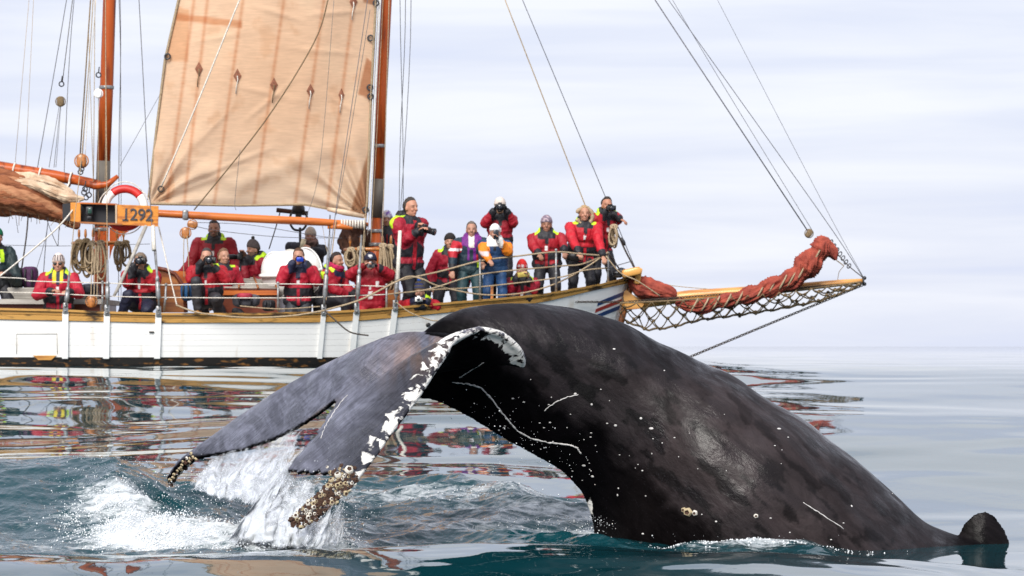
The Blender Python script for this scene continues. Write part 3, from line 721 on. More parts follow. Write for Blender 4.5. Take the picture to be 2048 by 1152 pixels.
# booms and gaffs
spar('main_gaff', [(-420, 270, 47.0, 14), (-150, 306, 47.0, 14), (0, 336, 47.0, 13.5), (110, 352, 47.0, 11.5), (185, 366, 47.0, 9), (200, 368, 47, 7)], M['mast'])
mb = MB(); mb.tube([W(150, 360, 46.9), W(190, 372, 46.85), (W(215, 369, 46.8)), W(236, 352, 46.8)], [.05, .055, .05, .03], 8, flat=.6); mb.build('gaff_jaw', M['mast'], SHIP)
spar('main_boom', [(-420, 395, 47.2, 14), (0, 408, 47.1, 14), (140, 420, 47.1, 13), (190, 424, 47.1, 11)], M['mast'])
spar('fore_boom', [(270, 423, 46.5, 7.2), (320, 427, 46.5, 7.4), (500, 437, 46.6, 8), (620, 443, 46.7, 8), (690, 447, 46.8, 6), (736, 449, 46.9, 4)], M['spar'])
mb = MB(); mb.tube([W(655, 455, 46.75), W(680, 452, 46.75), W(705, 457, 46.75)], [.02, .05, .02], 8, flat=.7); mb.build('boom_saddle', M['spar'], SHIP)
mb = MB()
for i in range(9): mb.ring(W(684 + i * 5.5, 447.3 + i * .2, 46.8), .055, .016, (0, 1, 0), (0, 0, 1), 14, 5)
mb.build('boom_lashing', M['ropewhite'], SHIP)
mb = MB(); c = W(371, 430, 46.5); mb.box(c, (.08, .14, .15), bev=.02); mb.build('boom_clamp', M['metal'], SHIP)
for x in (28, 80, 141):
    mb = MB(); c = W(x, np.interp(x, [0, 185], [336, 366]), 47.0); mb.ring(c, .105, .014, (0, 1, 0), (.2, 0, 1), 20, 6); mb.tube([c + Vector((.0, -.1, -.04)), c + Vector((-.06, -.1, -.2))], .014, 5); mb.build('sail_tie', M['ropewhite'], SHIP)
# furled mainsail: folds of canvas lying along the boom
def fold_roll(name, axis, rad, m, parent=SHIP, seed=0, folds=5, amp=.22, seg=48, n=70, label=None, squash=1.0, lf=.10, tw=0.0, pinch=(), lump=.4):
    pts = spline(axis, max(2, n // (len(axis) - 1))); n = len(pts); V = []
    rr = np.interp(np.linspace(0, 1, n), np.linspace(0, 1, len(rad)), rad)
    for i, p in enumerate(pts):
        t = (pts[min(i + 1, n - 1)] - pts[max(i - 1, 0)]).normalized(); a = Vector((0, 1, 0)) - t * t.y; a.normalize(); b_ = t.cross(a); pf = 1.0
        if pinch: qx, qy = CX + p.x / p.y * F, HY - (p.z - CZ) / p.y * F; pf = 1 - .26 * max(math.exp(-(((qx - x_) ** 2 + (qy - y_) ** 2) / 110.0)) for x_, y_ in pinch)
        for k in range(seg):
            th = 2 * math.pi * k / seg
            th2 = th + tw * i; w = 1 + amp * (1 - 2 * abs(float(pn(math.cos(th2) * folds * .5 + seed, math.sin(th2) * folds * .5, i * lf + seed)))) - amp * .5
            w += amp * .35 * (1 - 2 * abs(float(pn(math.cos(th2) * folds + seed, math.sin(th2) * folds, i * lf * 2.7 + 5)))) + amp * lump * float(pn(math.cos(th) * 1.5 + seed * 2, math.sin(th) * 1.5, i * .28))
            V.append(p + (a * math.cos(th) * squash + b_ * math.sin(th)) * rr[i] * w * pf)
    mb = MB(); mb.add(V, grid_faces(n, seg, True)); mb.add(V[:seg], [tuple(range(seg))]); mb.add(V[-seg:], [tuple(range(seg))[::-1]])
    return mb.build(name, m, parent, label=label)
fold_roll('furled_sail', [W(-420, 350, 47), W(-150, 362, 47), W(0, 380, 47), W(60, 392, 47), (W(120, 418, 47)), W(148, 446, 46.95), W(156, 458, 46.95)], [.34, .34, .30, .25, .17, .08, .02], M['furled'], seed=3, folds=9, amp=.4, lf=.03)
for k, (oy, od, m_, r_) in enumerate(((-30, -.12, 'furled', .09), (-14, -.24, 'furled', .10), (2, -.30, 'folded', .09), (15, -.28, 'furled', .10), (26, -.20, 'folded', .08), (34, -.1, 'furled', .08), (-22, -.18, 'folded', .07))):
    M.setdefault('folded', mat('faded furled canvas', (.42, .20, .10), .85, (.26, .10, .045), 4, (1, 2, 4), bump=.6, bscale=14, bdist=.02))
    fold_roll('sail_fold', [W(-420, 352 + oy, 47 + od), W(-150, 362 + oy, 47 + od), W(-20, 376 + oy, 47 + od), W(50, 392 + oy * .85, 47 + od), W(105, 416 + oy * .5, 47 + od * .7), W(146, 442 + oy * .2, 47 + od * .5)], [r_, r_, r_ * 1.15, r_, r_ * .8, .03], M[m_], seed=60 + k, folds=4, amp=.45, n=80, lf=.06, tw=.03, seg=20)
fold_roll('sail_fold', [W(20, 362, 46.8), W(60, 368, 46.7), W(100, 382, 46.7), W(135, 395, 46.7), W(168, 398, 46.7)], [.02, .05, .07, .07, .02], M['canvas'], seed=8, folds=7, amp=.5, lf=.03, label='pale loose fold of the furled canvas')
fold_roll('sail_fold', [W(20, 352, 46.9), W(60, 358, 46.9), W(110, 371, 46.9), W(148, 390, 46.9)], [.05, .08, .07, .03], M['canvas'], seed=18, folds=6, amp=.5, lf=.03)

# the fore sail
ROWS, COLS = 250, 180
def edgeL(v): return interp1(v, [(-560, 470), (-200, 394), (0, 357), (120, 330), (250, 314), (409, 296)])
def interp1(v, T): return float(np.interp(v, [a for a, b_ in T], [b_ for a, b_ in T]))
def edgeR(v): return interp1(v, [(-560, 782), (-200, 762), (0, 752), (200, 742), (437, 733)])
V = []; C = []
CREASE = [(500, 10, 620, 45, .02), (600, 30, 750, 20, .022), (560, 95, 745, 110, .018), (480, 250, 600, 150, .02), (640, 180, 735, 240, .018), (360, 90, 520, 60, .016), (330, 380, 560, 290, .032), (310, 400, 500, 330, .03), (650, 330, 600, 250, .02), (690, 300, 660, 210, .02), (420, 160, 640, 210, .014), (380, 300, 480, 200, .016)]
SD = 46.9
for i in range(ROWS):
    v = i / (ROWS - 1)
    for j in range(COLS):
        u = j / (COLS - 1)
        ytop = -560 + (-40) * (1 - u)
        ybot = float(np.interp(u, [0, .02, .4, .68, .80, .95, 1], [404, 408, 411, 409, 418, 432, 437]))
        py = ytop + (ybot - ytop) * v
        xl, xr = edgeL(py), edgeR(py)
        px = xl + (xr - xl) * u
        # gentle belly towards the camera and wrinkles that fan out of the two lower corners
        dep = .42 * math.sin(math.pi * min(1, u * 1.0)) * math.sin(math.pi * min(1, v * .97))
        d2 = math.hypot(px - 735, (py - 437)); a2 = math.atan2(437 - py + 1e-3, 735 - px)
        w2 = math.exp(-(d2 / 125) ** 2) * (1 - math.exp(-(d2 / 20) ** 2)) * .080 * math.sin(a2 * 19 + 1.5 * float(pn(d2 * .012, a2 * 3)))
        d3 = math.hypot(px - 298, (py - 410)); a3 = math.atan2(410 - py + 1e-3, px - 298)
        w3 = math.exp(-(d3 / 170) ** 2) * (1 - math.exp(-(d3 / 20) ** 2)) * .055 * math.sin(a3 * 15 + 2.0 * float(pn(d3 * .01, a3 * 3, 4)))
        w4 = .065 * math.exp(-((py - (370 - .4 * abs(px - 480))) / 20) ** 2) * math.exp(-((px - 500) / 170) ** 2)
        w5 = .011 * float(fbm(px * .012, py * .02, 2.0, 3)) + .010 * math.sin(px * .05 + py * .01)
        w6 = 0
        for (ax_, ay_, bx_, by_, am_) in CREASE:
            vx, vy = bx_ - ax_, by_ - ay_; tt_ = ((px - ax_) * vx + (py - ay_) * vy) / (vx * vx + vy * vy)
            if -.1 < tt_ < 1.1: dd_ = abs((px - ax_) * vy - (py - ay_) * vx) / math.hypot(vx, vy); w6 += am_ * math.exp(-(dd_ / 5.0) ** 2) * max(0, math.sin(math.pi * min(max(tt_, 0), 1)))
        V.append(W(px, py, SD - dep - w2 - w3 - w4 - w5 - w6))
me = new_mesh('foresail', np.array([tuple(v) for v in V]), grid_faces(ROWS, COLS))
co = coords(me); ppx, ppy = pix(co)
base = np.array([.86, .58, .38]) * np.ones((len(co), 1))
nz = fbm(ppx * .012, ppy * .01, 0.4, 4); base *= (1 + .14 * nz)[:, None]
low = sst(260, 420, ppy); base = base * (1 - low[:, None]) + np.array([.76, .57, .40]) * low[:, None] * (1 + .1 * nz)[:, None]
warm = np.exp(-((ppy - 150) / 150) ** 2) * np.exp(-((ppx - 560) / 150) ** 2); base = base * (1 + warm[:, None] * np.array([.03, -.03, -.08]))
stain = sst(.12, .4, fbm(ppx * .02, ppy * .02, 8.8, 4)); base *= 1 - stain[:, None] * np.array([.07, .13, .18])
SEAM = [(416, -1, 330), (468, -1, 375), (515, 0, 0), (575, 0, 0), (652, 0, 0), (705, 0, 0)]
for (x0, x1) in ((388, 333), (415, 368), (486, 428), (568, 508), (648, 590), (708, 655)):
    sx = x0 + (x1 - x0) * ((ppy) / 411.0)
    q = np.exp(-((ppx - sx) / 3.6) ** 2); base = base * (1 - q[:, None] * np.array([.22, .46, .58]) * (.75 + .5 * pn(ppy * .2, x0)[:, None]))
def quad(poly, f=(.72, .48, .36), soft=2.0):
    global base
    P = np.array(poly, float); ins = np.full(len(co), 1e9)
    for i in range(len(P)):
        a, b_ = P[i], P[(i + 1) % len(P)]; n = np.array([-(b_ - a)[1], (b_ - a)[0]]); n /= np.linalg.norm(n)
        ins = np.minimum(ins, (ppx - a[0]) * n[0] + (ppy - a[1]) * n[1])
    q = sst(-soft, soft, ins); base = base * (1 - q[:, None] * (1 - np.array(f)))
quad([(352, 26), (484, 42), (484, 56), (352, 40)], (.80, .58, .45))
quad([(340, 8), (378, 20), (376, 122), (334, 122)], (.90, .74, .62))
quad([(733, 115), (745, 125), (742, 200), (716, 188)], (.62, .42, .32))
quad([(728, -20), (754, -20), (752, 12), (726, 4)], (.55, .38, .30))
quad([(728, 330), (738, 300), (735, 436), (700, 425)], (.62, .44, .34))
quad([(372, 318), (350, 380), (352, 404), (300, 404)][::1], (.92, .80, .70))
base[:] = np.clip(base, .02, .88)
set_col(me, 'Col', base)
m = mat('weathered tan sailcloth', attr='Col', rough=.8, scale=14, stretch=(.35, 1, 3.0), amt=.12, lo=.35, hi=.7, bump=.25, bscale=60, transl=.42); me.materials.append(m)
SAIL = link('foresail', me, SHIP)
def sail_pt(px, py, off=.02):
    h = SAILT.ray_cast(Vector((0, 0, CZ)), (W(px, py, 10) - Vector((0, 0, CZ))).normalized()); p = h[0] if h[0] is not None else W(px, py, SD)
    return p + Vector((0, -off, 0))
base_ = ORIG[SAIL.name]
SAILT = BVHTree.FromPolygons([v.co + base_ for v in me.vertices], [tuple(p.vertices) for p in me.polygons])
M['patch'] = mat('dark reddish sail patch', (.26, .10, .055), .85, amt=.4, scale=30, bump=.4)
for (a, b_) in ((398, 138), (475, 152), (548, 170), (621, 182), (683, 190), (707, 4)):
    mb = MB(); hw, hh = (8, 15) if a != 683 else (6, 14)
    V = [sail_pt(a + dx, b_ + dy, .012) for dx, dy in ((0, -hh), (hw, 0), (0, hh), (-hw, 0))]; V += [sail_pt(a + dx * .45, b_ + dy * .45, .022) for dx, dy in ((0, -hh), (hw, 0), (0, hh), (-hw, 0))]
    mb.add(V, [(i, (i + 1) % 4, (i + 1) % 4 + 4, i + 4) for i in range(4)] + [(4, 5, 6, 7)]); mb.build('reef_patch', M['patch'], SAIL, False)
    mb = MB(); mb.tube(wav([sail_pt(a, b_, .03), sail_pt(a + 1, b_ + 8, .035), sail_pt(a - 2, b_ + 22, .035), sail_pt(a - 3, b_ + 36, .03)], .02, 1, a), .008, 5); mb.build('reef_point', M['ropewhite'] if a % 2 else M['ropebrown'], SAIL)
mb = MB(); mb.tube([sail_pt(x, float(np.interp(x, [300, 480, 610, 655, 725], [408, 411.5, 409.5, 418, 434])) - 1, -.01) for x in range(300, 728, 9)], .022, 6); mb.build('foot_rope', M['rope'], SAIL)
mb = MB(); mb.tube([W(edgeL(y), y, SD - .02) for y in range(-580, 406, 20)], .02, 6); mb.build('leech_rope', M['rope'], SAIL)
mb = MB(); mb.tube([W(edgeR(y), y, SD - .02) for y in range(-560, 436, 20)], .02, 6); mb.build('luff_rope', M['rope'], SAIL)
mb = MB(); mb.tube([W(655, 418, 46.8), W(690, 425, 46.8), W(728, 433, 46.8)], [.03, .045, .03], 8); mb.build('tack_roll', M['canvas'], SAIL)
for (a, b_) in ((335, 113), (741, 193), (752, 6), (741, 76), (740, 175), (322, 378), (731, 420)):
    mb = MB(); c = W(a, b_, SD - .06); mb.ring(c, .04, .013, (1, 0, 0), (0, 0, 1), 16, 6); mb.build('ring_cringle', M['darkmetal'] if a != 322 else M['ropedark'], SAIL)
spar('fore_gaff', [(440, -690, SD, 8), (620, -640, SD, 9), (800, -575, SD, 9)], M['spar'])
for y in ():
    mb = MB(); xm = float(np.interp(y, [-500, 0, 180, 358], [795, 773, 764, 756])); mb.ring(W(xm, y, YC), .115, .013, (1, 0, 0), (0, 1, .1), 22, 6); mb.build('mast_hoop', M['block'], SHIP)

# standing and running rigging  (name, points, radius px, material)
R = []
def rope(name, pts, r, m, s=0.0, label=None, parent=SHIP, seg=5):
    P = [W(*p) for p in pts]
    if s and len(P) == 2: P = sag(P[0], P[1], s)
    elif len(P) > 2: P = spline(P, 6)
    mb = MB(); mb.tube(P, [r / F * p.y for p in P], seg); return mb.build(name, M[m], parent, label=label)
N_ = 45.0; K = 47.3
def cpz(px): return railx(px)[1] - .05
for pts, r, m in (
    ([(318, 600, cpz(318)), (300, 400, 45.6), (278, 0, 46.3), (255, -420, 47.1)], .9, 'ropegrey'),
    ([(215, 600, cpz(215)), (213, 300, 45.8), (211, 0, 46.4), (215, -420, 47.1)], .9, 'rope'),
    ([(134, 600, cpz(132)), (150, 430, 45.5), (165, 290, 46.0), (186, 0, 46.5), (205, -420, 47.2)], .9, 'rope'),
    ([(648, 610, cpz(648)), (672, 420, 45.7), (735, 0, 46.4), (790, -420, 47.1)], .8, 'ropegrey'),
    ([(714, 610, cpz(714)), (733, 400, 45.7), (751, 0, 46.4), (790, -430, 47.1)], .9, 'rope'),
    ([(791, 600, cpz(791)), (800, 440, 45.7), (822, 0, 46.4), (797, -430, 47.1)], .8, 'ropegrey'),
    ([(797, 600, 49.5), (800, 300, 49.0), (811, 0, 48.4), (800, -420, 47.4)], .7, 'ropegrey'),
    ([(806, 600, 49.5), (806, 300, 49.0), (800, 0, 48.4), (800, -420, 47.4)], .7, 'ropegrey'),
    ([(75, 335, 48.5), (133, 0, 48), (200, -420, 47.4)], .8, 'ropegrey'),
    ([(128, 440, 49.2), (130, 300, 48.9), (148, 0, 48.4), (200, -420, 47.4)], .7, 'ropegrey'),
    ([(237, 600, 49.5), (238, 300, 49), (240, 0, 48.4), (215, -420, 47.4)], .8, 'ropegrey'),
    ([(242, 600, 49.5), (242, 300, 49), (238, 0, 48.4), (215, -420, 47.4)], .6, 'ropegrey')):
    rope('shroud', pts, r, m)
# lower ends: rigging screws with turnbuckles
for px, topx, topy, m in ((132, 139, 545, 'metal'), (215, 215, 520, 'ropegrey'), (318, 311, 500, 'metal'), (648, 659, 470, 'metal'), (714, 723, 470, 'ropegrey'), (791, 800, 462, 'metal')):
    D = cpz(px) - .02; a = W(px, 612, D); b_ = W(topx, topy, D + .1)
    mb = MB(); mb.tube([a, a.lerp(b_, .12), a.lerp(b_, .14), a.lerp(b_, .42), a.lerp(b_, .44), b_], [.018, .018, .034, .034, .018, .014], 8); mb.ell(a.lerp(b_, .48), (.03, .03, .05)); mb.build('turnbuckle', M['metal'], SHIP)
for px, x1, y0, y1 in ((799, 800, 560, 462), (312, 306, 500, 452)):
    mb = MB(); mb.tube([W(px - 4, y0, 45.0), W(x1, y1, 45.25)], [.032, .026], 8); mb.build('shroud_sleeve', M['ropewhite'], SHIP)
lines = [
 ('stay', [(1010, 0, K), (1168, 405, K), (1205, 500, K)], 1.2, 'rope', 0), ('stay', [(1045, 0, K), (1210, 392, K), (1272, 540, K)], .9, 'ropegrey', 0),
 ('stay', [(1310, 0, K), (1618, 466, K)], 1.3, 'ropegrey', 0), ('stay', [(1337, 0, K), (1640, 425, K), (1727, 556, K)], .8, 'ropegrey', 0), ('stay', [(1345, 0, K), (1440, 160, K), (1625, 462, K)], .6, 'ropegrey', 0),
 ('stay', [(1435, 0, K), (1640, 395, K), (1727, 555, K)], .5, 'ropegrey', 0),
 ('halyard', [(58, 0, K), (30, 330, 47)], .5, 'rope', 0), ('halyard', [(67, 0, K), (51, 335, 47)], .5, 'rope', 0),
 ('halyard', [(145, 0, K), (125, 163, 47)], .8, 'ropedark', 0), ('topping_lift', [(119, 208, 47), (98, 335, 47)], .6, 'ropegrey', 0), ('topping_lift', [(121, 208, 47), (108, 335, 47)], .6, 'ropegrey', 0), ('topping_lift', [(122, 208, 47), (112, 335, 47)], .5, 'ropegrey', 0),
 ('halyard', [(181, 0, 46.9), (160, 312, 46.9)], 1.4, 'ropebrown', 0), ('halyard', [(187, 0, 46.8), (165, 312, 46.9)], .8, 'ropewhite', 0), ('halyard', [(190, 0, 46.9), (186, 480, 46.9)], .8, 'rope', 0), ('halyard', [(177, 60, 46.9), (190, 470, 46.9)], .7, 'rope', 0),
 ('halyard', [(192, 0, 46.9), (180, 150, 46.9), (170, 315, 46.9)], .8, 'ropewhite', 0), ('halyard', [(197, 195, 46.9), (196, 470, 46.9)], .7, 'rope', 0), ('halyard', [(211, 0, 46.75), (211, 300, 46.8), (208, 470, 46.8)], .7, 'rope', 0),
 ('guy', [(325, 180, 47.6), (240, 332, 47.6)], .5, 'ropegrey', 0),
 ('brail_line', [(657, -5, 46.2), (628, 85, 46.2), (528, 245, 46.1), (388, 420, 46.3)], 1.4, 'ropebrown', 0), ('sheet', [(482, -8, 46.1), (395, 205, 46.1), (323, 372, 46.2)], 1.7, 'ropewhite', 0),
 ('lazy_line', [(740, 20, 46.2), (695, 300, 46.2), (672, 430, 46.3)], .6, 'ropegrey', 0), ('lazy_line', [(480, 300, 46.3), (470, 400, 46.3), (472, 420, 46.3)], .5, 'ropegrey', 0),
 ('lazy_line', [(668, 0, 46.2), (640, 330, 46.2), (610, 440, 46.3)], .45, 'ropegrey', 0),
 ('halyard', [(760, 0, 46.9), (747, 290, 46.9), (735, 470, 46.9)], 1.1, 'ropewhite', 0), ('halyard', [(757, 0, 46.9), (742, 300, 46.9), (728, 500, 46.9)], .8, 'rope', 0), ('halyard', [(778, 0, 46.9), (770, 300, 46.9), (764, 490, 46.9)], 1.0, 'rope', 0),
 ('halyard', [(766, 0, 46.8), (752, 300, 46.8), (741, 490, 46.8)], .7, 'rope', 0),
 ('preventer', [(158, 403, 46.2), (110, 460, 45.6), (0, 552, 44.9), (-60, 590, 44.9)], 1.8, 'ropewhite', 0),
 ('lanyard', [(317, 452, 46.4), (338, 545, 45.8), (354, 612, 45.3)], 1.5, 'ropewhite', 0),
 ('mooring_line', [(352, 610, 44.93), (400, 626, 44.9), (490, 635, 44.88), (580, 632, 44.9), (650, 621, 44.9)], 1.9, 'rope', 0), ('mooring_line', [(652, 620, 44.9), (720, 600, 44.9), (790, 565, 44.9), (820, 553, 45), (850, 560, 45.0)], 2.0, 'rope', 0),
 ('mooring_line', [(650, 622, 44.85), (670, 640, 44.8), (700, 664, 44.8), (737, 671, 44.85)], 1.6, 'ropedark', 0), ('mooring_line', [(640, 613, 45), (560, 618, 45), (480, 612, 45.1)], 1.2, 'rope', 0),
 ('mooring_line', [(793, 605, 44.9), (820, 625, 44.9), (860, 640, 45.0), (885, 642, 45.1)], 1.3, 'rope', 0),
 ('boom_tackle', [(368, 472, 46.3), (367, 520, 46.2), (368, 555, 46.2)], .9, 'rope', 0), ('boom_tackle', [(374, 472, 46.3), (377, 520, 46.2), (378, 560, 46.2)], 1.1, 'rope', 0),
 ('boom_sheet', [(386, 445, 46.5), (500, 450, 47), (660, 475, 47.5), (730, 472, 47.3)], .6, 'ropegrey', 0), ('boom_sheet', [(388, 452, 46.5), (440, 462, 47), (560, 474, 47.5), (680, 476, 47.3)], .6, 'ropegrey', 0),
 ('lifeline', [(-80, 488, 49), (0, 490, 49), (120, 492, 49), (300, 488, 49)], .6, 'ropegrey', 0), ('lazy_line', [(57, 415, 46.8), (53, 470, 46.8), (42, 545, 46.8)], 1.6, 'ropedark', 0), ('lazy_line', [(97, 428, 46.8), (90, 480, 46.8), (66, 560, 46.8)], .6, 'ropegrey', 0),
 ('lazy_line', [(90, 430, 46.8), (105, 470, 46.8), (115, 492, 46.8)], .7, 'ropedark', 0), ('lazy_line', [(119, 440, 46.8), (116, 492, 46.8)], .7, 'ropedark', 0), ('lazy_line', [(98, 425, 46.9), (92, 480, 46.9), (86, 560, 46.9)], .9, 'ropegrey', 0),
 ('stay', [(561, 420, 48.5), (553, 450, 48.5), (538, 498, 48.4)], 1.2, 'ropedark', 0), ('lazy_line', [(645, 452, 46.8), (660, 520, 46.6), (700, 560, 46.4)], .5, 'rope', 0),
 ('lazy_line', [(660, 430, 46.8), (658, 500, 46.6), (655, 540, 46.5)], 1.3, 'ropedark', 0), ('lazy_line', [(672, 440, 46.7), (662, 520, 46.5), (652, 600, 45.4)], 1.2, 'rope', 0),
 ('running_line', [(0, 0, 0)], 0, '', 0),
]
for nme, pts, r, m_, s in lines:
    if r: rope(nme, pts, r, m_, s)
# lifelines, stanchions
LU = [(-500, 548), (0, 555), (60, 562), (205, 566), (330, 570), (450, 568), (558, 568), (648, 569), (773, 573), (800, 561), (880, 543), (960, 522), (1030, 513), (1112, 504), (1160, 508), (1216, 512)]
LL = [(-500, 578), (0, 584), (205, 592), (330, 595), (558, 596), (648, 594), (773, 589), (860, 580), (960, 574), (1112, 556), (1168, 541), (1216, 536)]
def ll(tab, a, b_): return [(x, y, railx(x)[1] + .03) for x, y in tab if a <= x <= b_]
rope('lifeline', ll(LU, -500, 773), 1.1, 'ropewhite'); rope('lifeline', ll(LU, 773, 1216), 1.8, 'rope')
rope('lifeline', ll(LL, -500, 773), 1.0, 'ropewhite'); rope('lifeline', ll(LL, 773, 1216), 1.5, 'rope')
rope('lifeline', [(790, 587, 45.2), (860, 578, 45.3), (960, 549, 45.6), (1112, 533, 46.3), (1165, 528, 46.5), (1216, 506, 46.7)], 1.6, 'rope')
rope('lifeline', [(850, 560, 45.3), (880, 573, 45.4), (960, 589, 45.6), (1040, 587, 45.9), (1112, 567, 46.2), (1175, 533, 46.5), (1216, 504, 46.7)], 1.6, 'rope')
for (a, yt, yb, b_) in ((-180, 550, 615, 0), (205, 564, 622, 0), (332, 569, 622, -4), (556, 566, 622, 0), (773, 570, 618, 0), (960, 521, 603, 0), (1112, 500, 586, 0), (1216, 506, 568, 0)):
    D = railx(a)[1] + .03; mb = MB(); mb.tube([W(a + b_, yb, D), W(a + b_ * .3, (yt + yb) / 2, D), W(a, yt, D)], [.018, .016, .015], 8); mb.ell(W(a, yt, D), .022)
    mb.ell(W(a, (yt * .45 + yb * .55), D), .02); mb.build('stanchion', M['metal'], SHIP)
mb = MB(); mb.box(W(984, 585, 45.8), (.04, .04, .18)); mb.build('wooden_post', M['block'], SHIP, False)
# blocks
def block(x, y, D, s, m='block', ang=0, name='block'):
    mb = MB(); c = W(x, y, D); rot = Matrix.Rotation(ang, 3, 'Y')
    for k in (-1, 0, 1): mb.ell(c + rot @ Vector((0, k * .028 * s, 0)), (.06 * s, .018 * s, .085 * s), 14, 8, rot)
    mb.ring(c, .08 * s, .009 * s, rot @ Vector((1, 0, 0)), rot @ Vector((0, 0, 1.0)), 18, 5); mb.build(name, M[m], SHIP)
block(163, 322, 46.8, 1.25); block(121, 203, 47, .9, 'ropebrown'); block(371, 466, 46.4, 1.0); block(385, 449, 46.4, .9, ang=1.8); block(183, 603, 45.1, 1.0); block(197, 187, 46.8, .8, 'whiteplain'); block(1618, 467, K, .8, 'ropebrown', .6); block(726, 452, 46.8, .7, 'darkmetal')
for (x, y) in ((123, 168), (197, 150), (163, 338), (161, 344), (172, 395), (168, 385), (178, 390), (170, 378)):
    mb = MB(); c = W(x, y, 46.75); mb.ring(c, .035, .010, (1, .3, 0), (0, 0, 1), 12, 5); mb.tube([c + Vector((0, 0, .03)), c + Vector((.01, 0, .12))], .009, 5); mb.build('shackle', M['darkmetal'], SHIP)
# dangling reef ends under the main boom
for i in range(16):
    x = 12 + i * 8.5 + random.uniform(-3, 3); rope('reef_end', [(x, 402, 46.85), (x + random.uniform(-8, 8), 422, 46.8), (x + random.uniform(-14, 10), random.uniform(430, 468), 46.8)], .55, random.choice(['ropebrown', 'rope', 'ropedark']))
# side light board with number
BD = 46.0
def panel(name, quad_, m, d0=0.0, th=.04, parent=SHIP, label=None):
    mb = MB(); V = [W(a, b_, BD + d) for a, b_, d in quad_]; V2 = [v + Vector((0, th, 0)) for v in V]
    mb.add(V + V2, [(0, 3, 2, 1), (4, 5, 6, 7)] + [(i, (i + 1) % 4, (i + 1) % 4 + 4, i + 4) for i in range(4)]); return mb.build(name, m, parent, False, label=label)
BOARD = thing('sidelight_board', W(225, 452, BD), 'orange sidelight board with the number 1292 fixed before the mast', 'sign')
panel('back_panel', [(159, 408, .16), (233, 410, .16), (233, 446, .16), (159, 443, .16)], M['blackp'], parent=BOARD)
panel('number_panel', [(231, 409, -.01), (317, 412, 0), (316, 453, 0), (231, 449, -.01)], M['orange'], parent=BOARD)
panel('end_panel', [(125, 408, .04), (143, 406, .02), (143, 442, .02), (125, 440, .04)], M['blackp'], parent=BOARD)
panel('wedge_panel', [(141, 405, 0), (161, 405, -.02), (161, 445, -.02), (141, 442, 0)], M['orange'], parent=BOARD)
panel('top_trim', [(159, 404.5, -.02), (233, 407, -.02), (233, 410, -.02), (159, 407.5, -.02)], M['spar'], th=.2, parent=BOARD)
panel('bottom_shelf', [(159, 443, -.03), (244, 447, -.03), (244, 450.5, -.03), (159, 446.5, -.03)], M['cabin'], th=.22, parent=BOARD)
panel('divider', [(230.5, 409, -.025), (234, 409, -.025), (234, 449, -.025), (230.5, 449, -.025)], M['canvas'], th=.1, parent=BOARD)
mb = MB(); c = W(179, 422, BD + .03); mb.box(c, (.10, .09, .13), bev=.015); mb.box(c + Vector((0, -.01, -.10)), (.07, .07, .05), bev=.01); lamp = mb.build('lamp_housing', M['darkmetal'], BOARD)
mb = MB(); mb.box(c + Vector((.012, -.05, 0)), (.055, .03, .085), bev=.01); mb.build('lens', M['glass'], lamp)
cu = bpy.data.curves.new('txt', 'FONT'); cu.body = '1292'; cu.size = .245; cu.extrude = .006; cu.offset = .001; cu.align_x = 'CENTER'; cu.space_character = .93
to = bpy.data.objects.new('txt', cu); COL.objects.link(to); bpy.context.view_layer.update()
tm = bpy.data.meshes.new_from_object(to.evaluated_get(bpy.context.evaluated_depsgraph_get())); bpy.data.objects.remove(to)
tm.transform(Matrix.Translation(W(275, 440.5, BD - .018)) @ Matrix.Rotation(math.radians(2), 4, 'Y') @ Matrix.Rotation(math.radians(90), 4, 'X')); tm.materials.append(M['grey']); link('number', tm, BOARD)
mb = MB(); mb.box(W(250.5, 440, BD - .018), (.085, .012, .022)); mb.build('number_foot', M['grey'], BOARD, False)
mb = MB(); mb.tube([W(292, 452, 45.9), W(262, 520, 45.6), W(240, 568, 45.4), W(228, 592, 45.3)], [.026, .026, .026, .02], 8); mb.build('diagonal_strut', M['greytop'], SHIP)
# lifebuoy
LB = thing('lifebuoy', W(249, 416, 46.25), 'red and white lifebuoy hanging behind the orange number board', 'lifebuoy')
for k, a0 in enumerate((-38, 38, 128, 218)):
    a1 = (38, 128, 218, 322)[k]; mb = MB(); mb.ring(W(249, 416, 46.25), .285, .062, (1, 0, 0), (0, .12, 1), 20, 12, a0 + 0, a1, 1.0)
    red = k in (1, 3); mb.build('red_section' if red else 'white_section', M['red'] if red else M['canister'], LB)
mb = MB()
for k in range(4):
    a = math.radians(k * 90 + 45); a2 = a + math.pi / 2; pts = []
    for q in range(9):
        an = a + (a2 - a) * q / 8; r_ = .355 + .0 - .0 * q + .03 * math.sin(math.pi * q / 8); pts.append(W(249, 416, 46.2) + Vector((math.cos(an) * r_, 0, math.sin(an) * r_)))
    mb.tube(pts, .008, 5)
mb.build('grab_line', M['ropewhite'], LB)
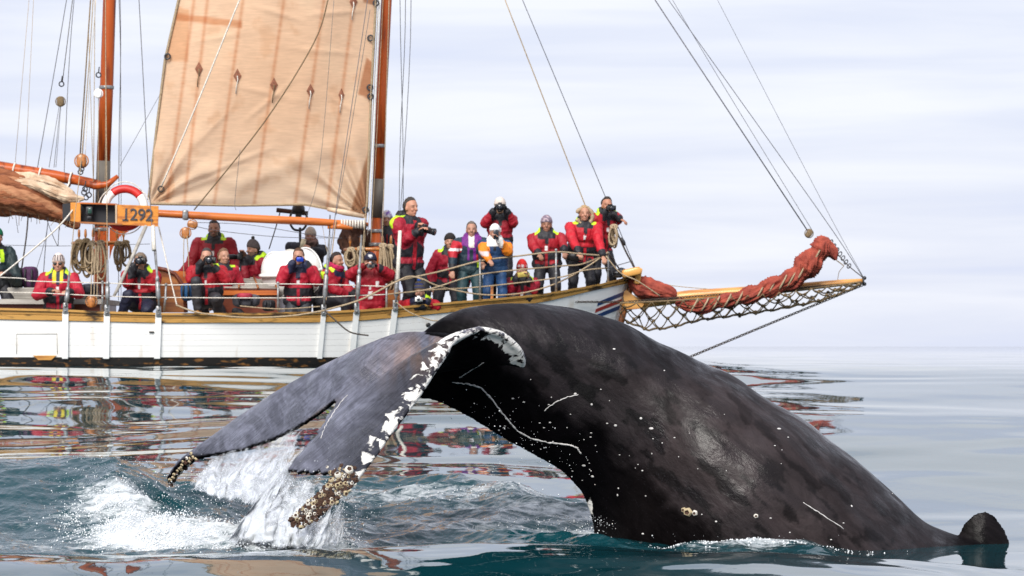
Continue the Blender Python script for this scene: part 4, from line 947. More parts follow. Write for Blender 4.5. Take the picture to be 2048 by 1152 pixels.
# deck houses
def boxpx(name, x0, x1, y0, y1, D, depth, m, parent=SHIP, bev=0.0, dz=0):
    a = W(x0, y1, D); b_ = W(x1, y0, D); mb = MB(); c = (a + b_) / 2 + Vector((0, depth / 2, 0)); mb.box(c, (abs(b_.x - a.x), depth, abs(b_.z - a.z)), bev=bev); return mb.build(name, m, parent, bev > 0)
boxpx('deckhouse_side', -200, 200, 607, 660, 46.1, 1.9, M['redwood']); boxpx('deckhouse_top', -210, 204, 598, 608, 46.0, 2.1, M['greytop'])
boxpx('deck_locker', 14, 74, 575, 598, 46.3, .7, M['greytop'], bev=.02); boxpx('deck_locker', 148, 188, 578, 597, 46.4, .6, M['greytop'], bev=.02)
boxpx('skylight_base', 440, 556, 583, 660, 46.6, 1.5, M['redwood'])
mb = MB(); a, b_, c, d = W(452, 553, 47.7), W(535, 556, 47.7), W(556, 581, 46.6), W(440, 579, 46.6); V = [a, b_, c, d] + [q + Vector((0, .03, -.05)) for q in (a, b_, c, d)]
mb.add(V, [(0, 1, 2, 3), (7, 6, 5, 4)] + [(i, i + 4, (i + 1) % 4 + 4, (i + 1) % 4) for i in range(4)]); mb.build('skylight_panel', M['redwood'], SHIP, False)
for i in range(9):
    f = (i + .5) / 9; mb = MB(); mb.tube([a.lerp(d, f) + Vector((0, -.02, .02)), b_.lerp(c, f) + Vector((0, -.02, .02))], .014, 5); mb.build('skylight_bar', M['greytop'], SHIP)
for f in (0, .33, .66, 1): mb = MB(); mb.tube([a.lerp(b_, f) + Vector((0, -.04, .035)), d.lerp(c, f) + Vector((0, -.04, .035))], .022, 5, flat=.7); mb.build('skylight_frame', M['cabin'], SHIP)
boxpx('skylight_sill', 436, 558, 581, 590, 46.55, .1, M['spar'])
# curved companionway
mb = MB(); pts = [(312, 536), (330, 539), (350, 548), (362, 565), (370, 590), (372, 625), (312, 625)]; V = [W(x, y, 46.3) for x, y in pts] + [W(x, y, 47.6) for x, y in pts]; k = len(pts)
mb.add(V, [tuple(range(k))[::-1], tuple(range(k, 2 * k))] + [(i, (i + 1) % k, (i + 1) % k + k, i + k) for i in range(k)]); mb.build('companionway', M['cabin'], SHIP, False)
mb = MB(); mb.tube([W(x, y, 46.28) for x, y in pts[:6]], .03, 6); mb.build('companionway_trim', M['redwood'], SHIP)
mb = MB(); V = [W(x, y, 46.9) for x, y in ((345, 541), (395, 545), (372, 575), (362, 570))] ; V += [v + Vector((0, .1, 0)) for v in V]; mb.add(V, [(0, 3, 2, 1), (4, 5, 6, 7)] + [(i, (i + 1) % 4, (i + 1) % 4 + 4, i + 4) for i in range(4)]); mb.build('companionway_hatch', M['spar'], SHIP, False)
boxpx('foredeck_step', 690, 775, 575, 660, 47.6, .5, M['cabin']); boxpx('foredeck_step', 760, 800, 580, 640, 46.4, .4, M['cabin']); boxpx('skylight_rail', 540, 720, 578, 583, 48.4, .08, M['spar'])
boxpx('foredeck_house', 960, 1060, 596, 640, 46.6, .9, M['redwood'])
# crossbar with a hub and curved arms behind the boom
mb = MB(); mb.tube([W(553, 420, 48.3), W(616, 427, 48.3)], .035, 8); mb.build('crossbar', M['browncloth'], SHIP)
mb = MB(); mb.ell(W(597, 418, 48.25), (.10, .10, .09)); mb.ell(W(597, 430, 48.25), (.05, .06, .08)); mb.build('crossbar_hub', M['darkmetal'], SHIP)
for s_ in (-1, 1):
    mb = MB(); mb.tube(spline([W(597 + s_ * 6, 418, 48.25), W(597 + s_ * 15, 428, 48.2), W(597 + s_ * 17, 445, 48.2), W(597 + s_ * 10, 458, 48.2), W(597, 461, 48.2)], 5), .02, 6); mb.build('crossbar_arm', M['darkmetal'], SHIP)
mb = MB(); mb.tube([W(600, 455, 48.3), W(601, 530, 48.4)], .02, 6); mb.build('crossbar_post', M['darkmetal'], SHIP)
# bow timbers
mb = MB(); mb.box(W(1262, 545, 47.0), (.28, .5, .12), Matrix.Rotation(math.radians(-12), 3, 'Y'), .03); mb.build('bow_timber', M['sprit'], SHIP)
mb = MB(); mb.box(W(1276, 552, 47.0), (.09, .2, .24), Matrix.Rotation(math.radians(10), 3, 'Y'), .02); mb.build('bow_timber', M['sprit'], SHIP)
mb = MB(); mb.box(W(1236, 548, 47.0), (.16, .3, .11), bev=.04); mb.ell(W(1243, 543, 46.9), (.07, .1, .06)); mb.build('anchor_windlass', M['darkmetal'], SHIP)
mb = MB(); pts = spline([(W(1246, 588, K - .16)), W(1252, 580, K - .16), W(1262, 587, K - .16), W(1285, 602, K - .16), W(1286, 612, K - .16), W(1275, 618, K - .16), W(1250, 618, K - .16)], 3)
k = len(pts); mb.add(pts + [q + Vector((0, .32, 0)) for q in pts], [tuple(range(k))[::-1], tuple(range(k, 2 * k))] + [(i, (i + 1) % k, (i + 1) % k + k, i + k) for i in range(k)]); mb.build('knighthead', M['sprit'], SHIP, False)
mb = MB(); mb.tube([W(1240, 612, K), W(1236, 640, K), W(1228, 680, K)], [.07, .08, .05], 8, flat=.6); mb.build('cutwater', M['cabin'], SHIP)
SP = [(1225, 612, K, 12), (1290, 604, K, 12), (1380, 592, K, 12), (1500, 583, K, 10.5), (1600, 574, K, 8.5), (1690, 565, K, 6.5), (1728, 562, K, 5)]
spar('bowsprit', SP, M['sprit'])
mb = MB(); mb.ring(W(1726, 562, K), .045, .016, (0, 1, 0), (0, 0, 1), 14, 6); mb.ell(W(1729, 556, K), .03); mb.ell(W(1729, 568, K), .03); mb.build('bowsprit_cap', M['darkmetal'], SHIP)
# furled jib
fold_roll('furled_jib', [W(1262, 556, 47.1), W(1280, 572, 47.1), W(1310, 580, 47.1), W(1340, 588, 47.1), W(1350, 596, 47.1)], [.05, .15, .13, .10, .03], M['redsail'], seed=31, folds=6, amp=.35, n=30, label='dark bundle of the furled inner jib')
JIB = fold_roll('furled_jib', [W(1352, 603, 47.0), W(1392, 613, 47.0), W(1440, 604, 47.0), W(1500, 590, 46.95), W(1545, 573, 46.95), W(1585, 558, 46.95), W(1610, 535, 46.95), W(1632, 512, 46.95), W(1650, 492, 46.95), W(1662, 488, 46.95)], [.04, .105, .09, .115, .125, .135, .17, .15, .14, .04], M['redsail'], seed=44, folds=6, amp=.46, n=150, lf=.035, tw=.05, seg=64, lump=.25, pinch=[(1388, 611), (1432, 606), (1478, 597), (1520, 583), (1564, 566), (1600, 547), (1634, 508)])
fold_roll('jib_head', [W(1636, 500, 46.95), W(1644, 488, 46.95), W(1652, 476, 46.95)], [.12, .09, .02], M['redsail'], JIB, seed=51, amp=.4, n=12)
fold_roll('jib_tail', [W(1650, 493, 46.95), W(1664, 505, 46.95), W(1672, 520, 46.95)], [.10, .08, .02], M['redsail'], JIB, seed=52, amp=.4, n=12)
for (x, y, rr_) in ((1388, 611, .12), (1432, 606, .11), (1478, 597, .12), (1520, 583, .13), (1564, 566, .15), (1600, 547, .17), (1634, 508, .16), (1410, 609, .11), (1455, 601, .11), (1542, 575, .14), (1582, 558, .16)):
    mb = MB(); mb.ring(W(x, y, 46.95), rr_ * .98, .014, (0, 1, 0), (.55, 0, 1), 22, 5); mb.build('gasket', M['rope'], JIB)
rope('jib_sheet', [(1672, 520, K), (1683, 528, K), (1688, 532, K)], 1.2, 'rope'); rope('jib_tack', [(1655, 482, K), (1690, 525, K), (1727, 556, K)], 1.1, 'ropedark')
for i in range(7): mb = MB(); c = W(1662 + i * 6, 484 + i * 8, K); mb.ring(c, .03, .009, (1, 0, .4), (0, 0, 1), 10, 5); mb.build('jib_hank', M['darkmetal'], JIB)
rope('jib_sheet', [(1688, 532, K), (1678, 545, K), (1675, 565, K)], .7, 'rope'); rope('jib_sheet', [(1268, 552, K), (1290, 560, K), (1350, 572, K), (1440, 580, K)], .8, 'rope')
rope('jib_sheet', [(1212, 512, 46.6), (1240, 545, 46.6), (1275, 562, 46.6), (1320, 592, 46.7)], 1.3, 'rope')
rope('stay', [(1230, 455, K), (1250, 500, K), (1276, 550, K)], 1.9, 'ropedark'); rope('pulpit_line', [(1218, 508, 46.7), (1240, 540, 47), (1252, 562, 47)], 1.6, 'ropedark')
mb = MB(); mb.ell(W(1246, 483, K), (.03, .03, .07), rot=Matrix.Rotation(-.5, 3, 'Y')); mb.build('deadeye', M['darkmetal'], SHIP)
rope('pulpit_line', [(1216, 536, 46.7), (1265, 522, 47.2)], .9, 'ropegrey')
# bow net
FR = [(1240, 606), (1300, 604), (1400, 599), (1500, 591), (1600, 579), (1680, 569), (1722, 564)]
FB = [(1246, 640), (1296, 660), (1340, 655), (1400, 640), (1480, 630), (1560, 618), (1640, 602), (1700, 580), (1722, 568)]
def fy(T, x): return float(np.interp(x, [a for a, b_ in T], [b_ for a, b_ in T]))
mb = MB()
for dy in (-.5, .5):
    n = 15; xt = np.linspace(1240, 1718, n * 1 + 1)
    for r_ in range(3):
        f0, f1 = r_ / 3, (r_ + 1) / 3
        for i in range(n):
            for sgn in (0, 1):
                xa = xt[i] + (16 if r_ % 2 else 0); xb = xt[i] + (16 if r_ % 2 == 0 else 0) + (-32 if (sgn and r_ % 2 == 0) else 0) + (32 if (sgn and r_ % 2) else 0)
                if not (1238 < xb < 1722 and 1238 < xa < 1722): continue
                ya = fy(FR, xa) + (fy(FB, xa) - fy(FR, xa)) * f0; yb = fy(FR, xb) + (fy(FB, xb) - fy(FR, xb)) * f1
                da, db = YC + dy * (1 - f0 * .85), YC + dy * (1 - f1 * .85)
                ja = lambda x_, r0: Vector((float(pn(x_ * .21, r0 * 3.1, dy)), 0, float(pn(x_ * .17, r0 * 5.3, dy + 4)))) * (.07 if 0 < r0 < 3 else .02)
                P = sag(W(xa, ya, da) + ja(xa, r_), W(xb, yb, db) + ja(xb, r_ + 1), .022, 4); mb.tube(P, .0105, 4)
                mb.ell(P[-1], .026, 6, 4)
    mb.tube(sag(W(1240, 606, YC + dy), W(1722, 564, YC + dy * .2), .05, 30), .014, 5)
mb.tube([W(x, fy(FB, x) + 1.5 * math.sin(x * .2), YC) for x in range(1250, 1723, 8)], .018, 5)
net = mb.build('bow_net', M['ropebrown'], SHIP)
# chains
def chain(name, a, b_, step, r):
    mb = MB(); a = Vector(a); b_ = Vector(b_); d = (b_ - a); n = int(d.length / step); t = d.normalized(); s1 = t.orthogonal().normalized(); s2 = t.cross(s1)
    for i in range(n):
        c = a + t * step * (i + .5); s_ = s1 if i % 2 else s2
        k = 8; pts = [c + t * math.cos(q * 2 * math.pi / k) * step * .72 + s_ * math.sin(q * 2 * math.pi / k) * step * .36 for q in range(k)]
        V = []
        for q in range(k):
            tt_ = (pts[(q + 1) % k] - pts[q - 1]).normalized(); u1 = tt_.cross((pts[q] - c).normalized()); u2 = (pts[q] - c).normalized()
            for w in range(3): an = w * 2.094; V.append(pts[q] + (u1 * math.cos(an) + u2 * math.sin(an)) * r)
        mb.add(V, [(q * 3 + w, ((q + 1) % k) * 3 + w, ((q + 1) % k) * 3 + (w + 1) % 3, q * 3 + (w + 1) % 3) for q in range(k) for w in range(3)])
    return mb.build(name, M['ropedark'], SHIP)
chain('bobstay_chain', W(1726, 570, K), W(1250, 768, K), .05, .009)
chain('whisker_chain', W(1724, 566, K - .1), W(1250, 604, 46.9), .045, .007); chain('whisker_chain', W(1250, 604, 46.9), W(1150, 604, 46.3), .045, .007)

# rope coils hung on the pins
def coil(x, y, D, w, h, turns, m, label, hank=False):
    o = thing('rope_coil', W(x, y, D), label, 'rope coil', 'rope coils hung on the ship'); mb = MB(); rs = random.Random(int(x * 7 + y))
    pts = []
    for i in range(turns * 20):
        a = 2 * math.pi * i / 20; tn = i / 20
        ww = w * (1 + .22 * rs.uniform(-1, 1) if i % 20 == 0 else 1) * (.75 + .3 * math.sin(tn * 2.1 + x)); hh = h * (.85 + .18 * math.sin(tn * 1.3 + y))
        px_ = x + ww / 2 * math.sin(a) * (.35 + .65 * ((1 - math.cos(a)) / 2) ** .5) + 3 * math.sin(tn * 1.9); py_ = y + hh / 2 * (1 - math.cos(a))
        pts.append(W(px_, py_, D - .08 * math.cos(tn * 2.4) - .03 * math.sin(a)))
    mb.tube(pts, .0155, 5); mb.ring(W(x, y + 1, D - .02), .05, .016, (1, 0, 0), (0, .8, .5), 12, 5)
    mb.build('rope_turns', M[m], o); return o
coil(158, 482, 46.7, 34, 64, 6, 'ropebrown', 'brown rope coil hanging leftmost on the aft mast rail'); coil(172, 480, 46.6, 36, 74, 7, 'ropebrown', 'large brown rope coil, second from left on aft mast rail'); coil(183, 485, 46.55, 30, 62, 6, 'rope', 'tan rope coil hanging close left of the aft mast')
coil(201, 484, 46.5, 24, 76, 5, 'rope', 'tan rope coil hung in front of the aft mast below the board'); coil(237, 486, 46.9, 20, 60, 4, 'ropebrown', 'thin brown rope loops right of the aft mast'); coil(251, 484, 46.9, 22, 48, 4, 'ropebrown', 'brown rope loops rightmost on the aft mast rail')
coil(702, 498, 46.8, 30, 36, 6, 'rope', 'round tan rope coil left of the fore mast'); coil(722, 496, 46.9, 30, 40, 5, 'rope', 'tan rope coil hanging behind the person in navy cap')
coil(766, 490, 46.6, 22, 96, 9, 'rope', 'long pale rope hank right of the fore mast'); coil(780, 492, 46.7, 24, 96, 9, 'rope', 'long pale rope hank beside the tall man in red')
coil(1228, 452, 46.9, 18, 42, 6, 'rope', 'tan rope coil hanging right of the bow photographer')
for x in (185, 191, 197): rope('halyard_fall', [(x, 490, 46.3), (x - 2, 550, 45.9), (x - 3, 590, 45.6), (x - 5, 600, 45.4)], 1.0, 'rope')
# brown canvas by the fore mast
fold_roll('canvas_bundle', [W(690, 455, 47.6), W(700, 470, 47.6), W(712, 500, 47.6), W(716, 540, 47.6), W(712, 560, 47.6)], [.05, .18, .17, .12, .05], M['browncloth'], seed=71, folds=6, amp=.4, n=30)
fold_roll('canvas_bundle', [W(712, 455, 47.5), W(722, 480, 47.5), W(722, 520, 47.5)], [.08, .14, .06], M['browncloth'], seed=74, folds=6, amp=.4, n=20)
# life raft canister
LR = thing('life_raft_canister', W(580, 590, 46.9), 'large white life raft canister on deck behind kneeling man', 'life raft')
ca = W(535, 552, 46.75); cb = W(632, 538, 47.4); ax = (cb - ca).normalized(); R_ = .335; side = ax.cross(Vector((0, 0, 1))).normalized(); upv = side.cross(ax)
mb = MB(); n = 34; V = []; sg = 40
for i in range(n):
    s_ = -1 + 2 * i / (n - 1); L_ = .42; rr_ = R_ * (1 - abs(s_) ** 6) ** .33 if abs(s_) < .999 else .02
    rr_ *= 1 + .012 * (math.sin(s_ * 14) > .2)
    c = (ca + cb) / 2 + ax * s_ * L_
    for k in range(sg):
        a = 2 * math.pi * k / sg; V.append(c + (side * math.cos(a) + upv * math.sin(a)) * rr_)
mb.add(V, grid_faces(n, sg, True)); mb.add(V[:sg], [tuple(range(sg))]); mb.add(V[-sg:], [tuple(range(sg))[::-1]]); mb.build('shell', M['canister'], LR)
mb = MB(); c = (ca + cb) / 2
loop = []
for i in range(49):
    a = 2 * math.pi * i / 48; loop.append(c + ax * .455 * math.copysign(abs(math.cos(a)) ** .6, math.cos(a)) + side * (R_ + .018) * math.copysign(abs(math.sin(a)) ** .6, math.sin(a)))
mb.tube(loop, .026, 6, False); mb.build('flange', M['canister'], LR)
for f in (-.5, 0, .5):
    mb = MB(); mb.ring(c + ax * f * .6, R_ + .006, .012, side, upv, 40, 5); mb.build('strap', M['whiteplain'] if f else M['ropewhite'], LR)
for dx in (-.25, .25): mb = MB(); mb.box(c + Vector((dx, 0, -.36)), (.08, .6, .14)); mb.build('cradle', M['metal'], LR, False)
# bags on deck
def bag(x0, x1, y0, y1, D, m, label, cat='bag', straps=True, name='backpack', cols=None):
    c = W((x0 + x1) / 2, (y0 + y1) / 2, D); hx = (x1 - x0) / 2 / F * D; hz = (y1 - y0) / 2 / F * D; o = thing(name, c - Vector((0, 0, hz)), label, cat); V = []
    mb = MB(); mb.ell(c, (hx, .16, hz), 20, 14); P = []
    for v in mb.v:
        d = Vector(v) - c; q = Vector((d.x / hx, d.y / .16, d.z / hz)); nn = float(pn(v[0] * 5, v[1] * 5, v[2] * 5)); f = 1 / (abs(q.x) ** 4 + abs(q.y) ** 4 + abs(q.z) ** 4) ** .25 * (1 + .12 * nn)
        P.append(tuple(c + d * f * (q.length if q.length < 1 else 1)))
    mb.v = P; mb.build('sack', m, o)
    if straps:
        for s_ in (-.4, .4):
            mb = MB(); mb.tube(spline([c + Vector((s_ * hx, -.17, hz * .8)), c + Vector((s_ * hx * 1.1, -.2, 0)), c + Vector((s_ * hx, -.16, -hz * .8))], 5), .014, 5); mb.build('strap', M['blackp'], o)
    return o
mt = lambda n, c: mat(n, c, .7, amt=.4, bump=.5, bscale=12, bdist=.02)
bag(45, 76, 534, 576, 46.6, mt('purple bag cloth', (.07, .015, .07)), 'dark purple backpack on the grey deck locker beside plaid beanie person'); bag(20, 46, 536, 578, 46.5, mt('black bag cloth', (.015, .015, .017)), 'black duffel bag on the deck locker at left', 'bag')
bag(362, 386, 568, 602, 46.2, mt('blue bag cloth', (.01, .09, .24)), 'bright blue bag standing against the companionway'); bag(466, 520, 588, 615, 45.9, mt('grey bag cloth', (.07, .07, .085)), 'grey and pink backpack lying below the skylight'); bag(474, 506, 586, 598, 45.8, mt('pink bag cloth', (.42, .03, .06)), 'pink rain cover lying over the grey backpack', 'rain cover', False, 'rain_cover')
bag(525, 551, 600, 622, 45.7, mt('black camera bag cloth', (.012, .012, .014)), 'black camera bag standing left of the kneeling man with blue camera', 'bag', True, 'camera_bag'); bag(160, 196, 568, 590, 46.2, mt('navy bag cloth', (.02, .022, .035)), 'navy bag on the grey locker left of the mast foot')
# ------------------------------------------------------------------ people
M['skin'] = mat('skin', attr='Col', rough=.55, scale=60, amt=.08, bump=.1, bscale=200)
M['cloth'] = mat('waterproof cloth', attr='Col', rough=.62, scale=9, amt=.22, lo=.35, hi=.7, bump=.55, bscale=22, bdist=.012)
M['knit'] = mat('knitted wool', attr='Col', rough=.9, scale=90, amt=.25, bump=.6, bscale=150)
M['hair'] = mat('hair', attr='Col', rough=.6, scale=40, stretch=(3, 3, 1), amt=.45, bump=.6, bscale=90)
M['camblack'] = mat('black camera body', (.012, .012, .014), .4, amt=.3)
M['lensglass'] = mat('camera lens glass', (.01, .012, .02), .05, coat=1)
RED = np.array([.46, .008, .022]); DRED = np.array([.34, .007, .02]); BLK = np.array([.012, .012, .017]); NEON = np.array([.55, .85, .02]); NAVY = np.array([.012, .016, .05])
SK = np.array([.44, .23, .155])

def person(hx, hy, D, label, yaw=0.0, s=1.0, pelvis=None, tilt=0.0, hands=None, elbows=None, legs='stand', main=RED, low=BLK, sleeve=None, collar=BLK, neon=True,
           lowh=.26, flaps=True, tag_=True, hat=None, hair=(.06, .03, .015), hairlen=0, skin=SK, trousers=BLK, boots=(.02, .02, .02), glasses=False, hood=True, fur=None, scarf=None, beard=False,
           feet=None, paint=None, collar_in=None, deck=None, glove=None, headturn=None, wide=1.0, headpitch=0.0, cuff=None):
    jr = random.Random(int(hx * 13 + hy)); main = np.array(main) * jr.uniform(.72, 1.05) * np.array([1, 1, jr.uniform(.9, 1.5)]); skin = np.array(skin) * jr.uniform(.82, 1.05)
    H = W(hx, hy, D); fy_ = math.sin(yaw); fwd = Vector((math.sin(yaw), -math.cos(yaw), 0)); lat = Vector((math.cos(yaw), math.sin(yaw), 0)); up = Vector((0, 0, 1))
    hyaw = yaw if headturn is None else headturn
    hf = Vector((math.sin(hyaw) * math.cos(headpitch), -math.cos(hyaw) * math.cos(headpitch), math.sin(headpitch))); hl = Vector((math.cos(hyaw), math.sin(hyaw), 0)); hu = hl.cross(hf); hu = hu if hu.z > 0 else -hu
    HR = Matrix((hl, -hf, hu)).transposed()     # local x right, -y forward, z up
    neck = H - up * .15 * s - fwd * .035 * s
    if pelvis is None: P = neck - up * .52 * s
    else: P = W(pelvis[0], pelvis[1], D + (pelvis[2] if len(pelvis) > 2 else 0.05))
    tor = (neck - P); th = tor.length; tu = tor.normalized(); tf = (fwd - tu * fwd.dot(tu)).normalized(); tl = lat
    sh = {+1: neck + tl * .185 * s * wide - tu * .055 * s, -1: neck - tl * .185 * s * wide - tu * .055 * s}
    def limb(a, b_, l1, l2, hint):
        d = b_ - a; L_ = d.length
        if L_ >= (l1 + l2) * .999: return a + d * (l1 / (l1 + l2))
        x = (l1 * l1 - l2 * l2 + L_ * L_) / (2 * L_); h = math.sqrt(max(l1 * l1 - x * x, 0)); n = hint - d * (hint.dot(d) / (L_ * L_)); n.normalize(); return a + d.normalized() * x + n * h
    hd = {}; el = {}
    for k, sd_ in enumerate((-1, 1)):       # image left hand first
        if hands and hands[k]:
            h_ = hands[k]; hd[sd_] = W(h_[0], h_[1], D + h_[2])
        else: hd[sd_] = sh[sd_] - up * .50 * s + tl * sd_ * .07 + fwd * .06
        if elbows and elbows[k]: e = elbows[k]; el[sd_] = W(e[0], e[1], D + e[2])
        else: el[sd_] = limb(sh[sd_], hd[sd_], .29 * s, .27 * s, -up * .8 + tl * sd_ * .5 - fwd * .2)
    dz = float(deckz(hx)) if deck is None else deck
    hip = {q: P + tl * q * .09 * s for q in (-1, 1)}; kn = {}; ft = {}
    for k, q in enumerate((-1, 1)):
        if feet and feet[k]: f_ = feet[k]; ft[q] = W(f_[0], f_[1], D + f_[2])
        elif legs == 'stand': ft[q] = Vector((hip[q].x + tl.x * q * .03, hip[q].y + .0, max(dz + .08, hip[q].z - .86 * s)))
        elif legs == 'kneel': ft[q] = Vector(hip[q]) - fwd * .30 * s; ft[q].z = dz + .06
        elif legs == 'squat': ft[q] = Vector(hip[q]) + fwd * .05 * s + tl * q * .05; ft[q].z = dz + .08
        else: ft[q] = Vector(hip[q]) + fwd * .42 * s; ft[q].z = dz + .08
        kn[q] = limb(hip[q], ft[q], .43 * s, .43 * s, fwd + up * .15 + tl * q * .12)
        if legs == 'kneel': kn[q] = Vector(hip[q]) + fwd * .14 * s + tl * q * .03; kn[q].z = dz + .07 
        if legs == 'kneel1' : pass
    base = Vector((P.x, P.y, min(ft[1].z, ft[-1].z) - .08))
    T = thing('person', base, label, 'person')
    # ---- body (skin) as one surface
    b = MB(); q = s
    b.ell(H + hu * .022 * q, (.075 * q, .092 * q, .105 * q), 18, 12, HR); b.ell(H - hu * .05 * q + hf * .018 * q, (.056 * q, .066 * q, .070 * q), 14, 10, HR)
    b.ell(H - hu * .088 * q + hf * .060 * q, (.026 * q, .022 * q, .022 * q), 8, 6, HR)
    b.cap(H + hf * .088 * q + hu * .012 * q, H + hf * .106 * q - hu * .022 * q, .011 * q, .017 * q, 8)
    for k in (-1, 1): b.ell(H + hl * .077 * q * k - hu * .01 * q - hf * .005, (.012, .022, .034), 8, 6, HR); b.ell(H + hl * .034 * q * k - hu * .028 * q + hf * .068 * q, (.024, .018, .022), 8, 6, HR)
    b.ell(H + hu * .030 * q + hf * .078 * q, (.052 * q, .016 * q, .012 * q), 8, 6, HR); b.ell(H - hu * .062 * q + hf * .078 * q, (.026 * q, .014 * q, .013 * q), 8, 6, HR)
    b.cap(H - hu * .05 * q - hf * .01, neck - tu * .05, .055 * q, .062 * q, 12)
    TR = Matrix((tl, -tf, tu)).transposed()
    b.ell(P + tor * .72, (.15 * q, .09 * q, .20 * q), 14, 10, TR); b.ell(P + tor * .22, (.13 * q, .09 * q, .19 * q), 14, 10, TR)
    for k in (-1, 1):
        b.cap(sh[k] - tl * k * .03, el[k], .042 * q, .036 * q); b.cap(el[k], hd[k], .036 * q, .024 * q); b.cap(hip[k], kn[k], .07 * q, .05 * q); b.cap(kn[k], ft[k], .05 * q, .035 * q)
        fd = (fwd if legs != 'kneel' else -up); b.cap(ft[k] - up * .03, ft[k] - up * .035 + fd * .14, .035, .028)
        # hand
        dr = (hd[k] - el[k]).normalized(); hu_ = dr.orthogonal().normalized(); pn_ = (up - dr * up.dot(dr)); pn_ = pn_.normalized() if pn_.length > .2 else hu_; sd2 = dr.cross(pn_).normalized()
        inward = (H - hd[k]); inward = inward.normalized() if hands and hands[k] and (hd[k] - H).length < .3 else (-up)
        palm = hd[k] + dr * .045 * q; b.ell(palm, (.040 * q, .020 * q, .048 * q), 10, 8, Matrix((sd2, pn_, dr)).transposed())
        for f_ in range(4):
            ln = (.036, .042, .040, .030)[f_] * q; o_ = sd2 * (f_ - 1.5) * .0215 * q; r0 = palm + dr * .036 * q + o_; cv = -pn_ * .5 if inward.z >= -.9 else -pn_
            m1 = r0 + (dr * .9 + cv * .4).normalized() * ln; m2 = m1 + (dr * .25 + cv).normalized() * ln * .9
            b.cap(r0, m1, .0100 * q, .0095 * q, 6); b.cap(m1, m2, .0095 * q, .0085 * q, 6)
        tb_ = palm + sd2 * (-k) * .030 * q; b.cap(tb_, tb_ + (sd2 * -k * .6 + dr * .7 - pn_ * .3).normalized() * .045 * q, .013 * q, .010 * q, 6)
    hl_, hr_ = np.array(hl), np.array(hf); hun = np.array(hu); Hn = np.array(H)
    def body_cb(me):
        co = coords(me); r = co - Hn; x = r @ hl_ / s; y = r @ hr_ / s; z = r @ hun / s
        c = np.array(skin) * np.ones((len(co), 1)); c *= (1 + .12 * pn(co[:, 0] * 20, co[:, 1] * 20, co[:, 2] * 20))[:, None]
        face = (y > .03) & (np.abs(z) < .13) & (np.abs(x) < .1)
        q_ = face * np.exp(-((np.abs(x) - .033) / .012) ** 2 - ((z - .008) / .006) ** 2); c *= (1 - .9 * q_)[:, None]
        q_ = face * np.exp(-((np.abs(x) - .034) / .018) ** 4 - ((z - .030) / .005) ** 2); c *= (1 - .7 * q_)[:, None]
        q_ = face * np.exp(-((x) / .024) ** 4 - ((z + .062) / .007) ** 2); c = c * (1 - .65 * q_[:, None]) + np.array([.25, .05, .045]) * .65 * q_[:, None]
        ch = np.exp(-((np.abs(x) - .045) / .02) ** 2 - ((z + .03) / .022) ** 2) * face; c = c * (1 - .25 * ch[:, None]) + np.array([.55, .18, .13]) * .25 * ch[:, None]
        if beard:
            q_ = ((z < -.035) & (y > -.02) & (z > -.15) & ~((np.abs(x) < .02) & (np.abs(z + .062) < .007))) * .65; c = c * (1 - q_[:, None]) + np.array([.09, .06, .045]) * q_[:, None]
        if glove is not None:
            for k in (-1, 1):
                if glove == 'both' or glove == k:
                    dd = np.linalg.norm(co - np.array(hd[k]), axis=1) < .15; c[dd] = [.012, .012, .014]
        set_col(me, 'Col', c); me.materials.append(M['skin']); link('body', me, T)
    fuse(b, .0095, 1, body_cb)
    # ---- jacket
    j = MB()
    j.ell(P + tor * .70, (.205 * q * wide, .145 * q, .225 * q), 18, 12, TR); j.ell(P + tor * .30, (.195 * q * wide, .145 * q, .25 * q), 18, 12, TR); j.ell(P - tu * .02, (.20 * q * wide, .15 * q, .13 * q), 16, 10, TR)
    j.cap(sh[-1], sh[1], .085 * q, .085 * q, 12); j.ell(neck + tu * .0, (.115 * q, .10 * q, .07 * q), 14, 8, TR)
    for k in (-1, 1): j.cap(sh[k], el[k], .086 * q, .074 * q, 12); j.cap(el[k], el[k].lerp(hd[k], .9), .074 * q, .050 * q, 12)
    if hood: j.ell(neck - tf * .10 * q + tu * .035 * q, (.13 * q, .075 * q, .085 * q), 14, 8, TR)
    Pn, Nn, tun, tln, tfn = map(np.array, (P, neck, tu, tl, tf)); segs = {k: (np.array(sh[k]), np.array(el[k]), np.array(hd[k])) for k in (-1, 1)}
    slv = main if sleeve is None else sleeve
    def sdist(co, a, b_):
        ab = b_ - a; t_ = np.clip(((co - a) @ ab) / (ab @ ab + 1e-9), 0, 1); return np.linalg.norm(co - a - t_[:, None] * ab, axis=1), t_
    def jacket_cb(me):
        co = coords(me); nr = normals(me); r = co - Pn; h = r @ tun / th; x = (co - Nn) @ tln / s; f = (co - Nn) @ tfn / s; hz = (co - Nn) @ tun / s
        # arm membership
        c = np.tile(np.array(main, float), (len(co), 1)); arm = np.zeros(len(co), bool); cu_ = np.zeros(len(co), bool)
        dt = np.linalg.norm(np.stack([x / 1.35, f / .95], -1), axis=1)
        for k in (-1, 1):
            a, e, w_ = segs[k]; d1, t1 = sdist(co, a, e); d2, t2 = sdist(co, e, w_)
            am = ((d1 < .105 * s) & (t1 > .15)) | (d2 < .10 * s); am &= ~((dt < .135) & (f < .12) & (h < .85) & (d2 > .085 * s)); arm |= am
            cu_ |= (d2 < .085 * s) & (t2 > .72) & (np.linalg.norm(co - e, axis=1) > .1 * s)
        tors = ~arm
        c[tors & (h < lowh)] = low
        c[tors & (h < lowh + .30) & (h >= lowh) & (np.abs(x) > .05) & (np.abs(x) < .2) & (f > .0)] = np.where(low.sum() < .1, 1, 1) * np.array(main) * .92
        if low.sum() < .1 and lowh > .2:
            c[tors & (h < lowh + .14) & (h > lowh - .02)] = low
